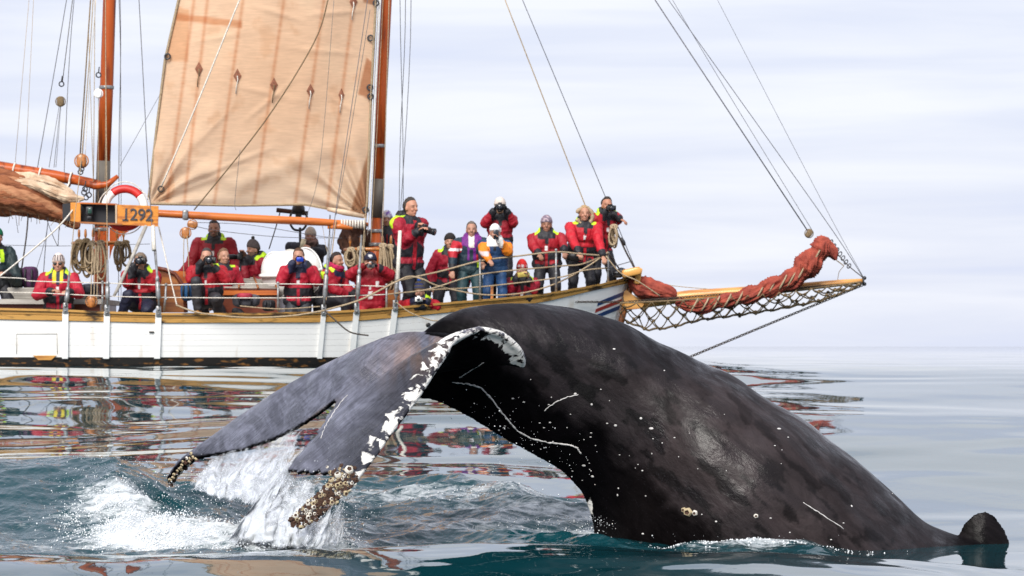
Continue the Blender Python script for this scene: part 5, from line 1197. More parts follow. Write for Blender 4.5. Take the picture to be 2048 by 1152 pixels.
        if flaps:
            fl_ = tors & (f > .03) & (np.abs(h - .06) < .07) & (np.abs(np.abs(x) - .105) < .065); c[fl_] = main
            c[tors & (f > .05) & (np.abs(x) < .022) & (h < lowh + .12) & (h > -.15)] = main
            c[tors & (f > .05) & (np.abs(x) < .014) & (h > .5)] = np.array(main) * .35
            c[tors & (f > .03) & (np.abs(h - .55) < .045) & (np.abs(np.abs(x) - .10) < .05)] = np.array(main) * .55
        c[arm] = slv; c[cu_] = BLK if cuff is None else cuff
        cl = (hz > -.05) & (np.abs(x) < .135); c[cl] = collar
        c[(hz > -.13) & (np.abs(x) < .028 + .0 * x) & (f > .04) & (hz < .02)] = collar
        if collar_in is not None: c[(hz > -.10) & (np.abs(x) < .075) & (f > .02) & (np.abs(x) > .025)] = collar_in
        if neon: c[(hz > -.09) & (np.abs(x) > .095) & (np.abs(x) < .18) & (nr @ tun > .1) & (f < .065)] = NEON
        if tag_: c[tors & (f > .06) & (np.abs(x + .005) < .018) & (np.abs(hz + .19) < .032)] = [.75, .75, .75]
        if paint: paint(c, x, f, h, hz, tors, arm, co)
        ridge = 1 - 2 * np.abs(pn(co[:, 0] * 9, co[:, 1] * 9, co[:, 2] * 7)); r2 = 1 - 2 * np.abs(pn(co[:, 0] * 20 + 3, co[:, 1] * 20, co[:, 2] * 14))
        put(me, co + nr * ((ridge * .011 + r2 * .006) * s)[:, None]); set_col(me, 'Col', c); me.materials.append(M['cloth']); link('jacket', me, T)
    fuse(j, .0135, 2, jacket_cb)
    # ---- trousers and boots
    tr = MB(); tr.ell(P - tu * .02, (.175 * q, .125 * q, .13 * q), 14, 10, TR)
    for k in (-1, 1): tr.cap(hip[k], kn[k], .098 * q, .078 * q, 12); tr.cap(kn[k], kn[k].lerp(ft[k], .9), .078 * q, .062 * q, 12)
    def tr_cb(me):
        co = coords(me); nr = normals(me); c = np.tile(np.array(trousers, float), (len(co), 1)); ridge = 1 - 2 * np.abs(pn(co[:, 0] * 8, co[:, 1] * 8, co[:, 2] * 9))
        put(me, co + nr * (ridge * .011 * s)[:, None]); set_col(me, 'Col', c); me.materials.append(M['cloth']); link('trousers', me, T)
    fuse(tr, .019, 2, tr_cb)
    for k in (-1, 1):
        mb = MB(); fd = (fwd if legs != 'kneel' else (-fwd * .3 - up * .4)); a = ft[k] - up * .035
        mb.cap(a - fd * .05, a + fd * .15, .048, .040, 10); mb.cap(a + up * .02, a + up * .10, .05, .052, 10); mb.build('boot', BOOT(boots), T)
    # ---- hair / hat
    if hair is not None:
        def cut(o_, rx, rz, low_):
            mb = MB(); mb.ell(Vector((0, 0, 0)), (1, 1, 1), 26, 18); V = []
            for v in mb.v:
                v = Vector(v); n_ = 1 + .09 * float(pn(v.x * 4 + hx, v.y * 4, v.z * 2)) + .03 * float(pn(v.x * 11 + hx, v.y * 11, v.z * 4))
                zz = v.z * (.112 if v.z > 0 else low_); bk = -.010
                if v.y < 0.1 and v.z < .66: bk -= .06 * min(1, (.66 - v.z) * 2.6)         # hairline recedes from the face
                V.append(H + HR @ (Vector((v.x * rx * n_, v.y * .104 * n_ - bk, zz * n_ + .030)) * s))
            mb.v = [tuple(v) for v in V]; return mb
        mb = cut(0, .085 if hairlen < 2 else .093, .1, .07 + .06 * hairlen); me = new_mesh('hair', np.array(mb.v), mb.f); set_col(me, 'Col', np.array(hair) * np.ones((len(me.vertices), 1))); me.materials.append(M['hair'])
        if not (hat and hat.get('full')): link('hair', me, T)
    if hat:
        hc = np.array(hat['col']); mb = MB(); mb.ell(Vector((0, 0, 0)), (1, 1, 1), 28, 20); V = []; drop = hat.get('drop', 0.0)
        for v in mb.v:
            v = Vector(v); zz = v.z * .118 * hat.get('tall', 1) if v.z > -.0 else v.z * .045; w_ = 1.0 if v.z > -.2 else 1 - (-v.z - .2) * .2
            V.append(H + HR @ (Vector((v.x * .094 * w_, v.y * .110 * w_ + .010, zz + .040 - drop + (.018 if v.y < 0 else -.025) * abs(v.y))) * s))
        me = new_mesh('hat', np.array([tuple(v) for v in V]), mb.f); co = coords(me); r = (co - Hn) / s; zz = r @ hun; an = np.arctan2(r @ hl_, r @ hr_)
        c = np.tile(hc, (len(co), 1)); pt = hat.get('pat'); c2 = np.array(hat.get('col2', hc * .3))
        if pt == 'plaid': c[(np.abs(np.sin(an * 7)) < .25) | (np.abs(np.sin(zz * 75)) < .25)] = c2; c[zz > .14] = hc; c[zz < .055] = hc
        if pt == 'stripe': c[np.sin(zz * 110) > .1] = c2
        if pt == 'spots': c[(pn(co[:, 0] * 26, co[:, 1] * 26, co[:, 2] * 26) > .12)] = c2
        if pt == 'band': c[(zz > .05) & (zz < .085) & (np.sin(an * 9) > -.2)] = c2
        if pt == 'logo': c[(np.abs(an) < .35) & (zz > .075) & (zz < .115)] = c2
        set_col(me, 'Col', c); me.materials.append(M['knit']); ho = link(hat.get('name', 'beanie'), me, T)
        if hat.get('pom'): 
            mb = MB(); mb.ell(H + hu * (.175 * s + .01), .028, 10, 8); mp_ = new_mesh('pom', np.array(mb.v), mb.f); set_col(mp_, 'Col', np.array(hat['pom']) * np.ones((len(mp_.vertices), 1))); mp_.materials.append(M['knit']); link('pompom', mp_, ho)
        if hat.get('brim'):
            mb = MB(); mb.ell(H + hf * .115 * s + hu * .045 * s, (.07 * s, .065 * s, .010), 16, 6, HR); mp_ = new_mesh('brim', np.array(mb.v), mb.f); set_col(mp_, 'Col', hc * np.ones((len(mp_.vertices), 1))); mp_.materials.append(M['knit']); link('brim', mp_, ho)
    if glasses:
        for k in (-1, 1): mb = MB(); mb.ell(H + hl * .036 * s * k + hf * .094 * s + hu * .010 * s, (.031 * s, .008, .020 * s), 12, 8, HR); mb.build('sunglass_lens', M['camblack'], T)
    if fur is not None:
        mb = MB(); pts = [];
        for i in range(25):
            a = math.radians(-110 + 320 * i / 24 - 50); pts.append(H + hl * math.cos(a) * .125 * s + hu * math.sin(a) * .13 * s - hu * .03 + hf * .01)
        rr_ = [.030 * (1 + .25 * math.sin(i * 2.3)) for i in range(25)]; mb.tube(pts, rr_, 8); mf = new_mesh('fur', np.array([tuple(v) for v in mb.v]), mb.f); set_col(mf, 'Col', np.array(fur) * np.ones((len(mf.vertices), 1))); mf.materials.append(M['hair']); link('fur_trim', mf, T)
    if scarf is not None:
        mb = MB(); 
        for k in range(3): mb.ring(neck + up * (.035 + .028 * k) * s + tf * .015 * k, .088 * s, .036, tl, tf + up * -.15, 22, 8)
        mf = new_mesh('scarf', np.array([tuple(v) for v in mb.v]), mb.f); c = np.tile(np.array(scarf), (len(mf.vertices), 1)); cc_ = coords(mf); c[pn(cc_[:, 0] * 22, cc_[:, 1] * 22, cc_[:, 2] * 22) > .1] *= .35; set_col(mf, 'Col', c); mf.materials.append(M['knit']); link('scarf', mf, T)
    return dict(T=T, H=H, hf=hf, hl=hl, hu=hu, hd=hd, s=s)
_boots = {}
def BOOT(c):
    c = tuple(c)
    if c not in _boots: _boots[c] = mat('boot rubber', c, .5, amt=.3)
    return _boots[c]
def camera(px, py, D, aim, label, size=1.0, lens=.10, col='camblack', cat='camera', name='camera', roll=0.0):
    c = W(px, py, D); aim = Vector(aim).normalized(); rt = aim.cross(Vector((0, 0, 1))).normalized(); up = rt.cross(aim); R_ = Matrix((rt, aim, up)).transposed(); z = size
    o = thing(name, c, label, cat); mb = MB(); mb.box(c, (.135 * z, .055 * z, .085 * z), R_, .012 * z); mb.box(c + up * .052 * z, (.055 * z, .05 * z, .035 * z), R_, .008 * z); mb.box(c - rt * .06 * z + aim * .02, (.03 * z, .07 * z, .085 * z), R_, .01); mb.build('camera_body', M[col], o)
    mb = MB(); a = c + aim * .02 * z; mb.tube([a, a + aim * lens * .45, a + aim * lens * .46, a + aim * lens, a + aim * (lens + .002), a + aim * (lens + .028 * z)], [.034 * z, .036 * z, .04 * z, .04 * z, .043 * z, .046 * z], 16); le = mb.build('lens', M[col], o)
    mb = MB(); mb.ell(a + aim * (lens + .022 * z), (.037 * z, .012 * z, .037 * z), 14, 8, R_); mb.build('lens_glass', M['lensglass'], le); return o
def phone(px, py, D, m_, label, name='phone', sz=(.075, .014, .14), ang=0.0, cat='phone'):
    c = W(px, py, D); R_ = Matrix.Rotation(ang, 3, 'Y'); o = thing(name, c, label, cat); mb = MB(); mb.box(c, sz, R_, .01); mb.build('case', m_, o)
    mb = MB(); mb.ell(c + R_ @ Vector((.022, -sz[1] / 2 - .002, sz[2] * .36)), (.008, .004, .008), 10, 6); mb.build('lens', M['lensglass'], o); return o
FW = Vector((0, -1, -.02))
BE = lambda c, **k: dict(col=c, **k)
# 1 left edge
person(-6, 476, 46.4, 'person in dark green hooded jacket cut off by the left edge', yaw=.5, main=np.array([.012, .028, .028]), sleeve=np.array([.012, .026, .028]), low=np.array([.01, .012, .014]), neon=False, flaps=False, hat=BE((.0, .14, .06)), hands=[None, (8, 548, -.45)], elbows=[None, (34, 562, -.1)], collar=np.array([.01, .014, .016]), wide=1.1,
       paint=lambda c, x, f, h, hz, t_, a, co: c.__setitem__((hz > -.2) & (hz < -.02) & (np.abs(x - .04) < .03) & (f > .05), NEON))
# 2 plaid beanie
person(117, 529, 45.6, 'person in plaid beanie and sunglasses leaning on the rail in red jacket', s=1.0, legs='kneel', hat=BE((.80, .68, .62), pat='plaid', col2=(.05, .04, .05), tall=1.1), glasses=True, hands=[(106, 582, -.38), (136, 584, -.38)], elbows=[(74, 590, -.10), (158, 588, -.1)], collar_in=np.array([.75, .62, .02]), pelvis=(117, 613, .1), wide=1.12, collar=NAVY, neon=True, hair=(.05, .03, .02))
# 3 brown cap photographer
person(281, 524, 45.7, 'person in brown cap kneeling behind a black camera beside the strut', legs='squat', yaw=-.1, hat=BE((.20, .15, .11), name='cap', brim=1, tall=.85), hands=[(270, 528, -.22), (287, 541, -.24)], elbows=[(256, 566, -.12), (308, 574, -.12)], pelvis=(284, 606, .12), feet=[(240, 640, -.1), (300, 640, .1)], boots=(.62, .58, .50), trousers=NAVY * .7 + .004, wide=1.15)
camera(281, 522, 45.42, (-.05, -1, -.05), 'black camera held by the person in brown cap', 1.1, .10)
# 4 tall man behind
person(428, 459, 48.2, 'tall dark haired bearded man in dark red jacket standing under the boom', s=1.05, main=DRED, beard=True, hair=(.02, .013, .01), hands=[(352, 558, -.3), (462, 560, -.2)], elbows=[(382, 528, 0), (470, 525, 0)], pelvis=(426, 560, .1), wide=1.25, collar=BLK)
# 6 woman behind the squatting man
person(448, 514, 46.7, 'brown haired woman in red jacket peering from behind the squatting photographer', legs='squat', hair=(.20, .10, .05), hairlen=1.5, s=.95, yaw=.5, pelvis=(444, 606, .1), hood=False)
# 5 squatting photographer
person(413, 515, 45.6, 'grey haired man in red jacket squatting with camera and elbows spread', legs='squat', hair=(.06, .055, .055), hands=[(405, 523, -.2), (428, 534, -.22)], elbows=[(382, 558, -.12), (452, 560, -.12)], pelvis=(416, 596, .12), feet=[(396, 622, -.15), (440, 640, 0)], boots=(.50, .22, .05), trousers=np.array([.03, .03, .036]), wide=1.15)
camera(420, 521, 45.38, FW, 'black camera of the squatting grey haired man under the boom', 1.15, .09)
# 7 grey beanie
person(506, 500, 47.6, 'bearded person in grey beanie aiming a long black camera to the left', yaw=-.9, s=1.0, main=DRED, hat=BE((.085, .07, .07), pom=(.05, .05, .05), tall=1.1), beard=True, hands=[(486, 518, -.12), (492, 512, -.15)], elbows=[(490, 555, -.1), (520, 556, .05)], pelvis=(514, 580, .1), legs='kneel', wide=1.05)
camera(480, 514, 47.42, (-1, -.25, 0), 'long black camera of the grey beanie person pointing left', 1.0, .14)
# 8 white beanie with phone behind the raft
person(621, 474, 48.0, 'person in white beanie and black jacket holding a phone behind the raft', s=.97, main=BLK + .004, low=BLK, neon=False, flaps=False, tag_=False, hat=BE((.62, .56, .48), tall=1.05), hands=[(607, 492, -.25), (618, 500, -.22)], elbows=[(580, 494, -.05), (640, 505, -.05)], scarf=(.30, .19, .17), pelvis=(622, 560, .1))
phone(606, 487, 47.7, mat('cream phone case', (.66, .60, .42), .4), 'cream phone held by the white beanie person behind the raft', ang=.2)
# 9 blue camera
person(597, 515, 45.7, 'brown haired man kneeling in front of the white raft with blue camera', legs='kneel', hair=(.10, .045, .02), hands=[(589, 522, -.2), (610, 524, -.2)], elbows=[(563, 562, -.1), (632, 562, -.1)], pelvis=(597, 598, .12), collar=NAVY, neon=False, wide=1.1, trousers=np.array([.03, .032, .04]),
       paint=lambda c, x, f, h, hz, t_, a, co: c.__setitem__((hz > -.03) & (x < -.05) & (x > -.13) & (f < .06), [.01, .09, .40]))
phone(600, 519, 45.44, mat('blue camera shell', (.01, .06, .55), .35), 'small blue camera held by the kneeling brown haired man', name='camera', sz=(.10, .03, .065), cat='camera')
# 10 woman with pink scarf
person(674, 523, 45.9, 'dark haired woman with pink scarf sitting turned to the right', yaw=1.0, legs='sit', hair=(.025, .012, .01), hairlen=.4, scarf=(.55, .02, .10), hands=[(700, 596, -.05), (712, 590, -.05)], elbows=[(672, 580, -.14), (690, 575, .1)], pelvis=(655, 598, .05), collar=NAVY, skin=SK * np.array([.85, .8, .75]),
       paint=lambda c, x, f, h, hz, t_, a, co: c.__setitem__((hz > -.13) & (hz < -.035) & (f < .02), NEON))
# 11 navy cap
person(741, 525, 45.6, 'person in navy cap and all red suit with both elbows raised', legs='kneel', low=RED * .95, lowh=-.5, flaps=False, hat=BE((.022, .022, .05), name='cap', brim=1, tall=.95, pat='logo', col2=(.7, .7, .7)), hands=[(729, 531, -.22), (755, 533, -.2)], elbows=[(701, 548, -.05), (781, 550, -.05)], pelvis=(742, 604, .12), trousers=RED * .95, wide=1.15, neon=False, collar=RED * .6, hair=(.2, .2, .2), glove=1,
       paint=lambda c, x, f, h, hz, t_, a, co: (c.__setitem__(t_ & (f > .04) & (np.abs(x) < .03) & (hz < -.24) & (hz > -.36), [.8, .8, .8]), c.__setitem__(t_ & (f > .04) & (np.abs(x - .1) < .02) & (hz < -.1) & (hz > -.18), [.8, .8, .8]), c.__setitem__(t_ & (f > .04) & (np.abs(hz + .30) < .008), np.array([.02, .01, .02]))))
camera(741, 531, 45.36, FW, 'silver compact camera held by the person in navy cap', .8, .03, 'metal')
# 12 woman behind the mast
person(774, 440, 47.9, 'woman in white patterned hat looking out right of the fore mast', s=.9, main=BLK * 1.2, neon=False, hat=BE((.78, .74, .80), pat='spots', col2=(.22, .12, .42), tall=1.1), hair=(.20, .09, .04), hairlen=2, pelvis=(776, 520, .1), legs='stand', tag_=False,
       paint=lambda c, x, f, h, hz, t_, a, co: c.__setitem__((np.abs(np.sin(x * 40)) < .35) & (h > .3) & (h < .85), RED * .8))
# 13 tall man standing
person(822, 416, 45.7, 'tall short haired man standing at the rail holding a camera at his chest', yaw=.75, s=1.14, hair=(.045, .035, .03), hands=[(838, 462, -.28), (840, 458, -.05)], elbows=[(808, 482, -.12), (836, 486, .15)], pelvis=(817, 524, .08), lowh=.50, collar=BLK, neon=False, skin=SK * np.array([1.05, .95, .9]), wide=1.12,
       paint=lambda c, x, f, h, hz, t_, a, co: (c.__setitem__((hz > -.10) & (f < .02) & (x < -.02) & (hz < .05), NEON), c.__setitem__(t_ & (f > .10) & (np.abs(x) < .03) & (h > .0), RED)))
camera(848, 459, 45.42, (.85, -.5, -.22), 'black camera with long lens held by the tall man', 1.15, .13)
# 14 crouching behind rail
person(838, 585, 45.55, 'person in striped pompom beanie crouching low with head at the rail', legs='squat', s=.95, hat=BE((.10, .08, .04), pat='stripe', col2=(.02, .03, .12), pom=(.02, .08, .35), tall=1.2), hands=[(830, 601, -.18), (852, 601, -.18)], elbows=[(808, 612, -.05), (872, 612, -.05)], pelvis=(838, 640, .2), collar=NAVY, wide=1.25)
camera(837, 599, 45.27, FW, 'pale compact camera held at the rail by the crouching person', .75, .03, 'canister')
# 15
person(900, 484, 46.6, 'person in black cap and red jacket half hidden behind the purple collared man', s=.95, hat=BE((.02, .016, .016), tall=.9), hair=(.03, .02, .015), hairlen=1, pelvis=(895, 562, .1), wide=.95, main=DRED * 1.15)
# 16 purple/green
person(943, 460, 46.1, 'grey haired man in dark green jacket with purple collar standing at the rail', s=.94, main=np.array([.012, .035, .045]), low=np.array([.012, .035, .045]), lowh=.1, flaps=False, neon=False, hair=(.16, .13, .11), hood=True, collar=np.array([.16, .012, .20]), collar_in=np.array([.75, .70, .62]), trousers=np.array([.012, .045, .055]), hands=[(905, 541, -.2), (965, 524, -.3)], elbows=[(906, 505, -.08), (966, 500, -.05)], pelvis=(940, 535, .1), deck=1.68, wide=1.1, boots=(.3, .3, .32), tag_=False,
       paint=lambda c, x, f, h, hz, t_, a, co: (c.__setitem__((hz > -.09) & (np.abs(x) < .15), [.16, .012, .20]), c.__setitem__(t_ & (f > .03) & (np.abs(np.abs(x) - .045) < .02) & (h > .3), [.16, .012, .22]), c.__setitem__(a & (x < -.12) & (hz < -.03) & (hz > -.26), RED), c.__setitem__(a & (x < -.12) & (hz < -.13) & (hz > -.17), [.75, .7, .7]), c.__setitem__(t_ & (f > .0) & (np.abs(x - .12) < .045) & (np.abs(hz + .25) < .05), RED * .8), c.__setitem__(t_ & (f > .0) & (np.abs(x - .12) < .035) & (np.abs(hz + .36) < .05), NEON), c.__setitem__((hz > -.10) & (np.abs(x) < .045) & (f > .05), [.75, .7, .62])))
# 18 upper photographer
person(1000, 414, 46.9, 'person in white beanie standing highest on deck looking through a camera', s=.96, hat=BE((.72, .62, .55), tall=1.0), hands=[(989, 420, -.2), (1012, 420, -.2)], elbows=[(971, 446, -.05), (1026, 446, -.05)], pelvis=(1000, 500, .1), glove='both', hair=(.05, .03, .02), deck=1.95, collar=BLK)
camera(1000, 414, 46.66, FW, 'black camera of the person in white beanie standing highest', 1.0, .07)
# 17 white cap orange
def p17(c, x, f, h, hz, t_, a, co):
    c[a & (x > 0)] = [.80, .22, .01]; c[a & (x < 0)] = [.80, .22, .01]; c[(hz > -.05) & (np.abs(x) < .13)] = [.75, .73, .7]; c[a & (x < -.1) & (hz < -.12) & (hz > -.18)] = [.6, .5, .5]
person(990, 466, 45.9, 'person in white cap and blue and orange jacket photographing with a phone', s=.88, main=np.array([.012, .05, .13]), low=np.array([.012, .05, .13]), flaps=False, neon=False, trousers=np.array([.012, .06, .17]), hat=BE((.82, .82, .84), tall=1.0, name='cap'), hands=[(979, 520, -.3), (996, 478, -.25)], elbows=[(968, 505, -.1), (1016, 503, -.1)], pelvis=(990, 535, .1), paint=p17, deck=1.70, cuff=np.array([.6, .16, .01]), tag_=False, boots=(.03, .03, .03), wide=1.08)
phone(992, 469, 45.6, mat('dark phone case', (.03, .035, .045), .3), 'dark phone held up by the person in white cap')
# 19 red beanie crouching
person(1044, 541, 46.2, 'person in red beanie crouching and holding up a yellow phone', legs='squat', s=.92, main=DRED, hat=BE((.60, .02, .02), pat='band', col2=(.75, .7, .7), tall=1.25), hands=[(1034, 553, -.2), (1056, 556, -.2)], elbows=[(1022, 582, -.05), (1066, 582, -.05)], pelvis=(1042, 612, .15), wide=1.1)
phone(1045, 549, 45.93, mat('yellow phone case', (.55, .43, .10), .45), 'yellow phone held sideways by the person in red beanie', ang=1.45)
# 20 patterned beanie
person(1093, 450, 46.6, 'person in red jacket and patterned beanie resting both hands on the lifeline', s=.96, hat=BE((.20, .15, .20), pat='spots', col2=(.55, .42, .45), tall=1.0), skin=SK * np.array([.8, .72, .68]), hands=[(1078, 508, -.25), (1128, 502, -.2)], elbows=[(1066, 492, -.05), (1124, 478, -.03)], pelvis=(1094, 525, .1), wide=1.15, hair=(.02, .015, .012))
# 22 man far right with camera
person(1214, 411, 47.3, 'dark haired man at the bow looking through a black camera with arm stretched right', yaw=.3, s=.98, hair=(.03, .018, .012), hands=[(1240, 438, -.05), (1212, 420, -.2)][::-1], elbows=[(1196, 452, -.1), (1228, 432, .0)], pelvis=(1200, 500, .15), skin=SK * np.array([1.05, .9, .82]), headturn=.15)
camera(1221, 416, 47.06, (.3, -1, -.1), 'black camera of the dark haired man at the bow', .95, .05)
# 21 blonde woman
person(1169, 428, 47.0, 'blonde woman in red jacket with fur collar leaning on the lifeline', s=.96, hair=(.52, .33, .16), hairlen=1.2, fur=(.50, .36, .22), hands=[(1158, 505, -.45), (1206, 513, -.40)], elbows=[(1144, 480, -.2), (1196, 478, -.15)], pelvis=(1160, 518, .15), skin=SK * np.array([1.1, 1.05, 1.0]), wide=1.12, yaw=.1)
mb = MB(); mb.box(W(1150, 513, 46.75), (.26, .12, .13), None, .04)
run_bakes()
o = thing('waist_bag', W(1150, 520, 46.75), 'black waist bag hanging at the blonde woman by the lifeline', 'bag'); mb.build('pouch', M['camblack'], o)
# ------------------------------------------------------------------ barnacles, scars
WB = WH['o']
bmats = [mat('dark barnacle', (.11, .055, .035), .8, amt=.5, scale=60, bump=.6), mat('cream barnacle', (.62, .52, .33), .75, (.35, .26, .15), 50, bump=.6), mat('white barnacle', (.74, .70, .62), .7, amt=.25, scale=50, bump=.4)]
bm_meshes = []
for k in range(3):
    mb = MB(); n = 10; prof = [(1.0, -.25), (.95, .25), (.68, .75), (.5, .8), (.34, .45), (.0, .3)]; V = []
    for i, (r, z) in enumerate(prof):
        for q in range(n):
            a = 2 * math.pi * q / n; rr = r * (1 + (.14 * math.cos(a * 5 + k) if i < 4 else 0)); V.append(Vector((rr * math.cos(a), rr * math.sin(a), z)))
    mb.add(V, grid_faces(len(prof), n, True)[:, ::-1]); me_ = new_mesh('barnacle', np.array([tuple(v) for v in mb.v]), mb.f, False); me_.materials.append(bmats[k]); me_.materials.append(bmats[0])
    for p in me_.polygons:
        if p.index >= 3 * n: p.material_index = 1
    bm_meshes.append(me_)
rb = random.Random(5); wo_ = ORIG[WB.name]; placed = []
def barnacle(px, py, r, k):
    h, nrm = whale_hit(px, py)
    if h is None: return
    o = bpy.data.objects.new('barnacle', bm_meshes[k]); COL.objects.link(o); o.parent = WB; o.location = h - wo_
    o.rotation_euler = nrm.to_track_quat('Z', 'Y').to_euler(); o.scale = (r, r * rb.uniform(.85, 1.1), r * rb.uniform(.7, 1.1)); placed.append((px, py, r))
def along(pts, w, n, rmin, rmax, mix):
    c = 0; tries = 0
    while c < n and tries < n * 30:
        tries += 1; t_ = rb.random() * (len(pts) - 1); i = int(t_); f = t_ - i; x = pts[i][0] + (pts[i + 1][0] - pts[i][0]) * f + rb.gauss(0, w * .5); y = pts[i][1] + (pts[i + 1][1] - pts[i][1]) * f + rb.gauss(0, w * .5); r = rb.uniform(rmin, rmax)
        if any((x - a) ** 2 + (y - b_) ** 2 < ((r + q) * 315 * .62) ** 2 for a, b_, q in placed): continue
        n0_ = len(placed); barnacle(x, y, r, rb.choices((0, 1, 2), mix)[0]); c += len(placed) > n0_
along([(590, 1052), (610, 1036), (632, 1016), (655, 995), (675, 975), (690, 962)], 24, 200, .007, .020, (10, 4, 2))
along([(690, 985), (705, 970), (712, 960)], 7, 14, .012, .022, (1, 4, 3)); along([(345, 962), (358, 945), (372, 928), (385, 912)], 6, 26, .010, .018, (3, 4, 3))
barnacle(698, 940, .030, 2); barnacle(676, 951, .024, 2); barnacle(1376, 1024, .034, 1); barnacle(1390, 1026, .020, 2); barnacle(1512, 1032, .017, 2); barnacle(1368, 1020, .02, 1)
scar_m = mat('pale scar tissue', (.62, .60, .58), .6, amt=.35, scale=40)
def scar(pts, r):
    P = []
    for i in range(len(pts) - 1):
        for q in range(8):
            f = q / 8; x = pts[i][0] + (pts[i + 1][0] - pts[i][0]) * f; y = pts[i][1] + (pts[i + 1][1] - pts[i][1]) * f; h, n_ = whale_hit(x + rb.gauss(0, .5), y + rb.gauss(0, .5))
            if h is not None: P.append(h + n_ * r * -.25)
    if len(P) > 3: mb = MB(); mb.tube(P, [r * rb.uniform(.6, 1.3) for _ in P], 6); mb.build('scar', scar_m, WB)
scar([(905, 765), (935, 768), (962, 776), (985, 800), (1012, 836), (1035, 862), (1060, 876), (1095, 885), (1140, 890), (1155, 896), (1163, 910)], .0065)
scar([(1088, 822), (1110, 805), (1135, 794), (1160, 788)], .004); scar([(1606, 1004), (1640, 1026), (1695, 1062)], .0035); scar([(694, 790), (670, 820), (652, 850), (640, 880)], .0035); scar([(968, 725), (940, 742), (915, 758)], .004)
mb = MB()
for i in range(95):
    if i < 55: x, y = rb.gauss(1200, 95), rb.gauss(920, 80)
    elif i < 72: x, y = rb.gauss(1040, 70), rb.gauss(850, 30)
    else: x, y = rb.uniform(1400, 1800), rb.uniform(820, 1080)
    h, n_ = whale_hit(x, y)
    if h is None: continue
    R_ = n_.to_track_quat('Z', 'Y').to_matrix(); r = rb.choice((.003, .004, .004, .005, .006, .009)); mb.ell(h, (r * rb.uniform(.7, 2.2), r, .002), 7, 4, R_)
mb.build('pale_spots', scar_m, WB, kind='stuff')

# ------------------------------------------------------------------ falling water and spray
cw = bpy.data.materials.new('falling water'); cw.use_nodes = True; t = cw.node_tree; b = t.nodes['Principled BSDF']; L = t.links.new
b.inputs['Base Color'].default_value = (.82, .86, .90, 1); b.inputs['Roughness'].default_value = .08; b.inputs['IOR'].default_value = 1.33; b.inputs['Transmission Weight'].default_value = .45
au = N(t, 'ShaderNodeAttribute'); au.attribute_name = 'uvw'; ad = N(t, 'ShaderNodeAttribute'); ad.attribute_name = 'dens'
mpw = N(t, 'ShaderNodeMapping'); mpw.inputs['Scale'].default_value = (9, 4.2, 1); L(au.outputs['Vector'], mpw.inputs[0])
nw = N(t, 'ShaderNodeTexNoise'); nw.inputs['Scale'].default_value = 1; nw.inputs['Detail'].default_value = 9; nw.inputs['Roughness'].default_value = .70; nw.inputs['Distortion'].default_value = 1.4; L(mpw.outputs[0], nw.inputs['Vector'])
sw = N(t, 'ShaderNodeMath', operation='ADD'); L(nw.outputs['Fac'], sw.inputs[0]); L(ad.outputs['Fac'], sw.inputs[1])
rw = N(t, 'ShaderNodeMapRange'); rw.inputs[1].default_value = .86; rw.inputs[2].default_value = 1.08; L(sw.outputs[0], rw.inputs[0]); L(rw.outputs[0], b.inputs['Alpha'])
bw = N(t, 'ShaderNodeBump'); bw.inputs['Distance'].default_value = .04; bw.inputs['Strength'].default_value = 1; L(nw.outputs['Fac'], bw.inputs['Height']); L(bw.outputs[0], b.inputs['Normal'])
drop_m = bpy.data.materials.new('spray'); drop_m.use_nodes = True; b = drop_m.node_tree.nodes['Principled BSDF']; b.inputs['Base Color'].default_value = (.9, .93, .95, 1); b.inputs['Transmission Weight'].default_value = .12; b.inputs['IOR'].default_value = 1.33; b.inputs['Roughness'].default_value = .2; b.inputs['Specular IOR Level'].default_value = .8
def curtain(top, botm, dens, seed, nr=36, ncol=80, bulge=.06, out=None):
    """sheet between an upper and a lower line, both in (px, py, depth)"""
    tp = spline([W(*p) for p in top], 10); bp = spline([W(*p) for p in botm], 10); V = []; U = []; Dn = []
    for i in range(nr):
        v = i / (nr - 1)
        for j in range(ncol):
            u = j / (ncol - 1); a = tp[min(int(u * (len(tp) - 1)), len(tp) - 1)]; a2 = tp[min(int(u * (len(tp) - 1)) + 1, len(tp) - 1)]; fa = u * (len(tp) - 1) % 1; A = a.lerp(a2, fa)
            a = bp[min(int(u * (len(bp) - 1)), len(bp) - 1)]; a2 = bp[min(int(u * (len(bp) - 1)) + 1, len(bp) - 1)]; fa = u * (len(bp) - 1) % 1; B = a.lerp(a2, fa)
            P = A.lerp(B, v); P.z += .12 * v * (1 - v) * (A - B).length
            n_ = float(fbm(u * 9 + seed, v * 2.2, seed * 1.7, 3)) * bulge * 2.2 * (.15 + v); m_ = float(pn(u * 22, v * 6, seed)) * bulge * .6
            V.append(P + Vector((m_ * .6, -n_ - m_ - bulge * v, m_ * .4))); U.append((u * (tp[0] - tp[-1]).length * .7, v * (A - B).length, seed * 3.3))
            e = min(u, 1 - u) * 4; Dn.append(dens[0] + (dens[1] - dens[0]) * v - (.6 * (1 - min(1, e))) - .25 * max(0, .06 - v) / .06 * 0 + .1 * float(pn(u * 5, seed * 2.0)) - .55 * max(0, (v - .86) / .14) ** 2)
    me = new_mesh('falling_water', np.array([tuple(v) for v in V]), grid_faces(nr, ncol)); set_col(me, 'uvw', np.array(U)); set_f(me, 'dens', np.array(Dn)); me.materials.append(cw); return me
FALL = []
def fall(*a, **k): FALL.append(curtain(*a, **k))
farT = [(362, 930, 22.55), (400, 912, 22.4), (440, 905, 22.2), (480, 893, 22.0), (540, 876, 21.75), (590, 850, 21.5), (628, 832, 21.3), (658, 808, 21.1)]
farB = [(350, 975, 22.3), (385, 985, 22.0), (420, 990, 21.8), (450, 1000, 21.5), (500, 1012, 21.2), (540, 1020, 21.0), (565, 1030, 20.9), (590, 1040, 20.8)]
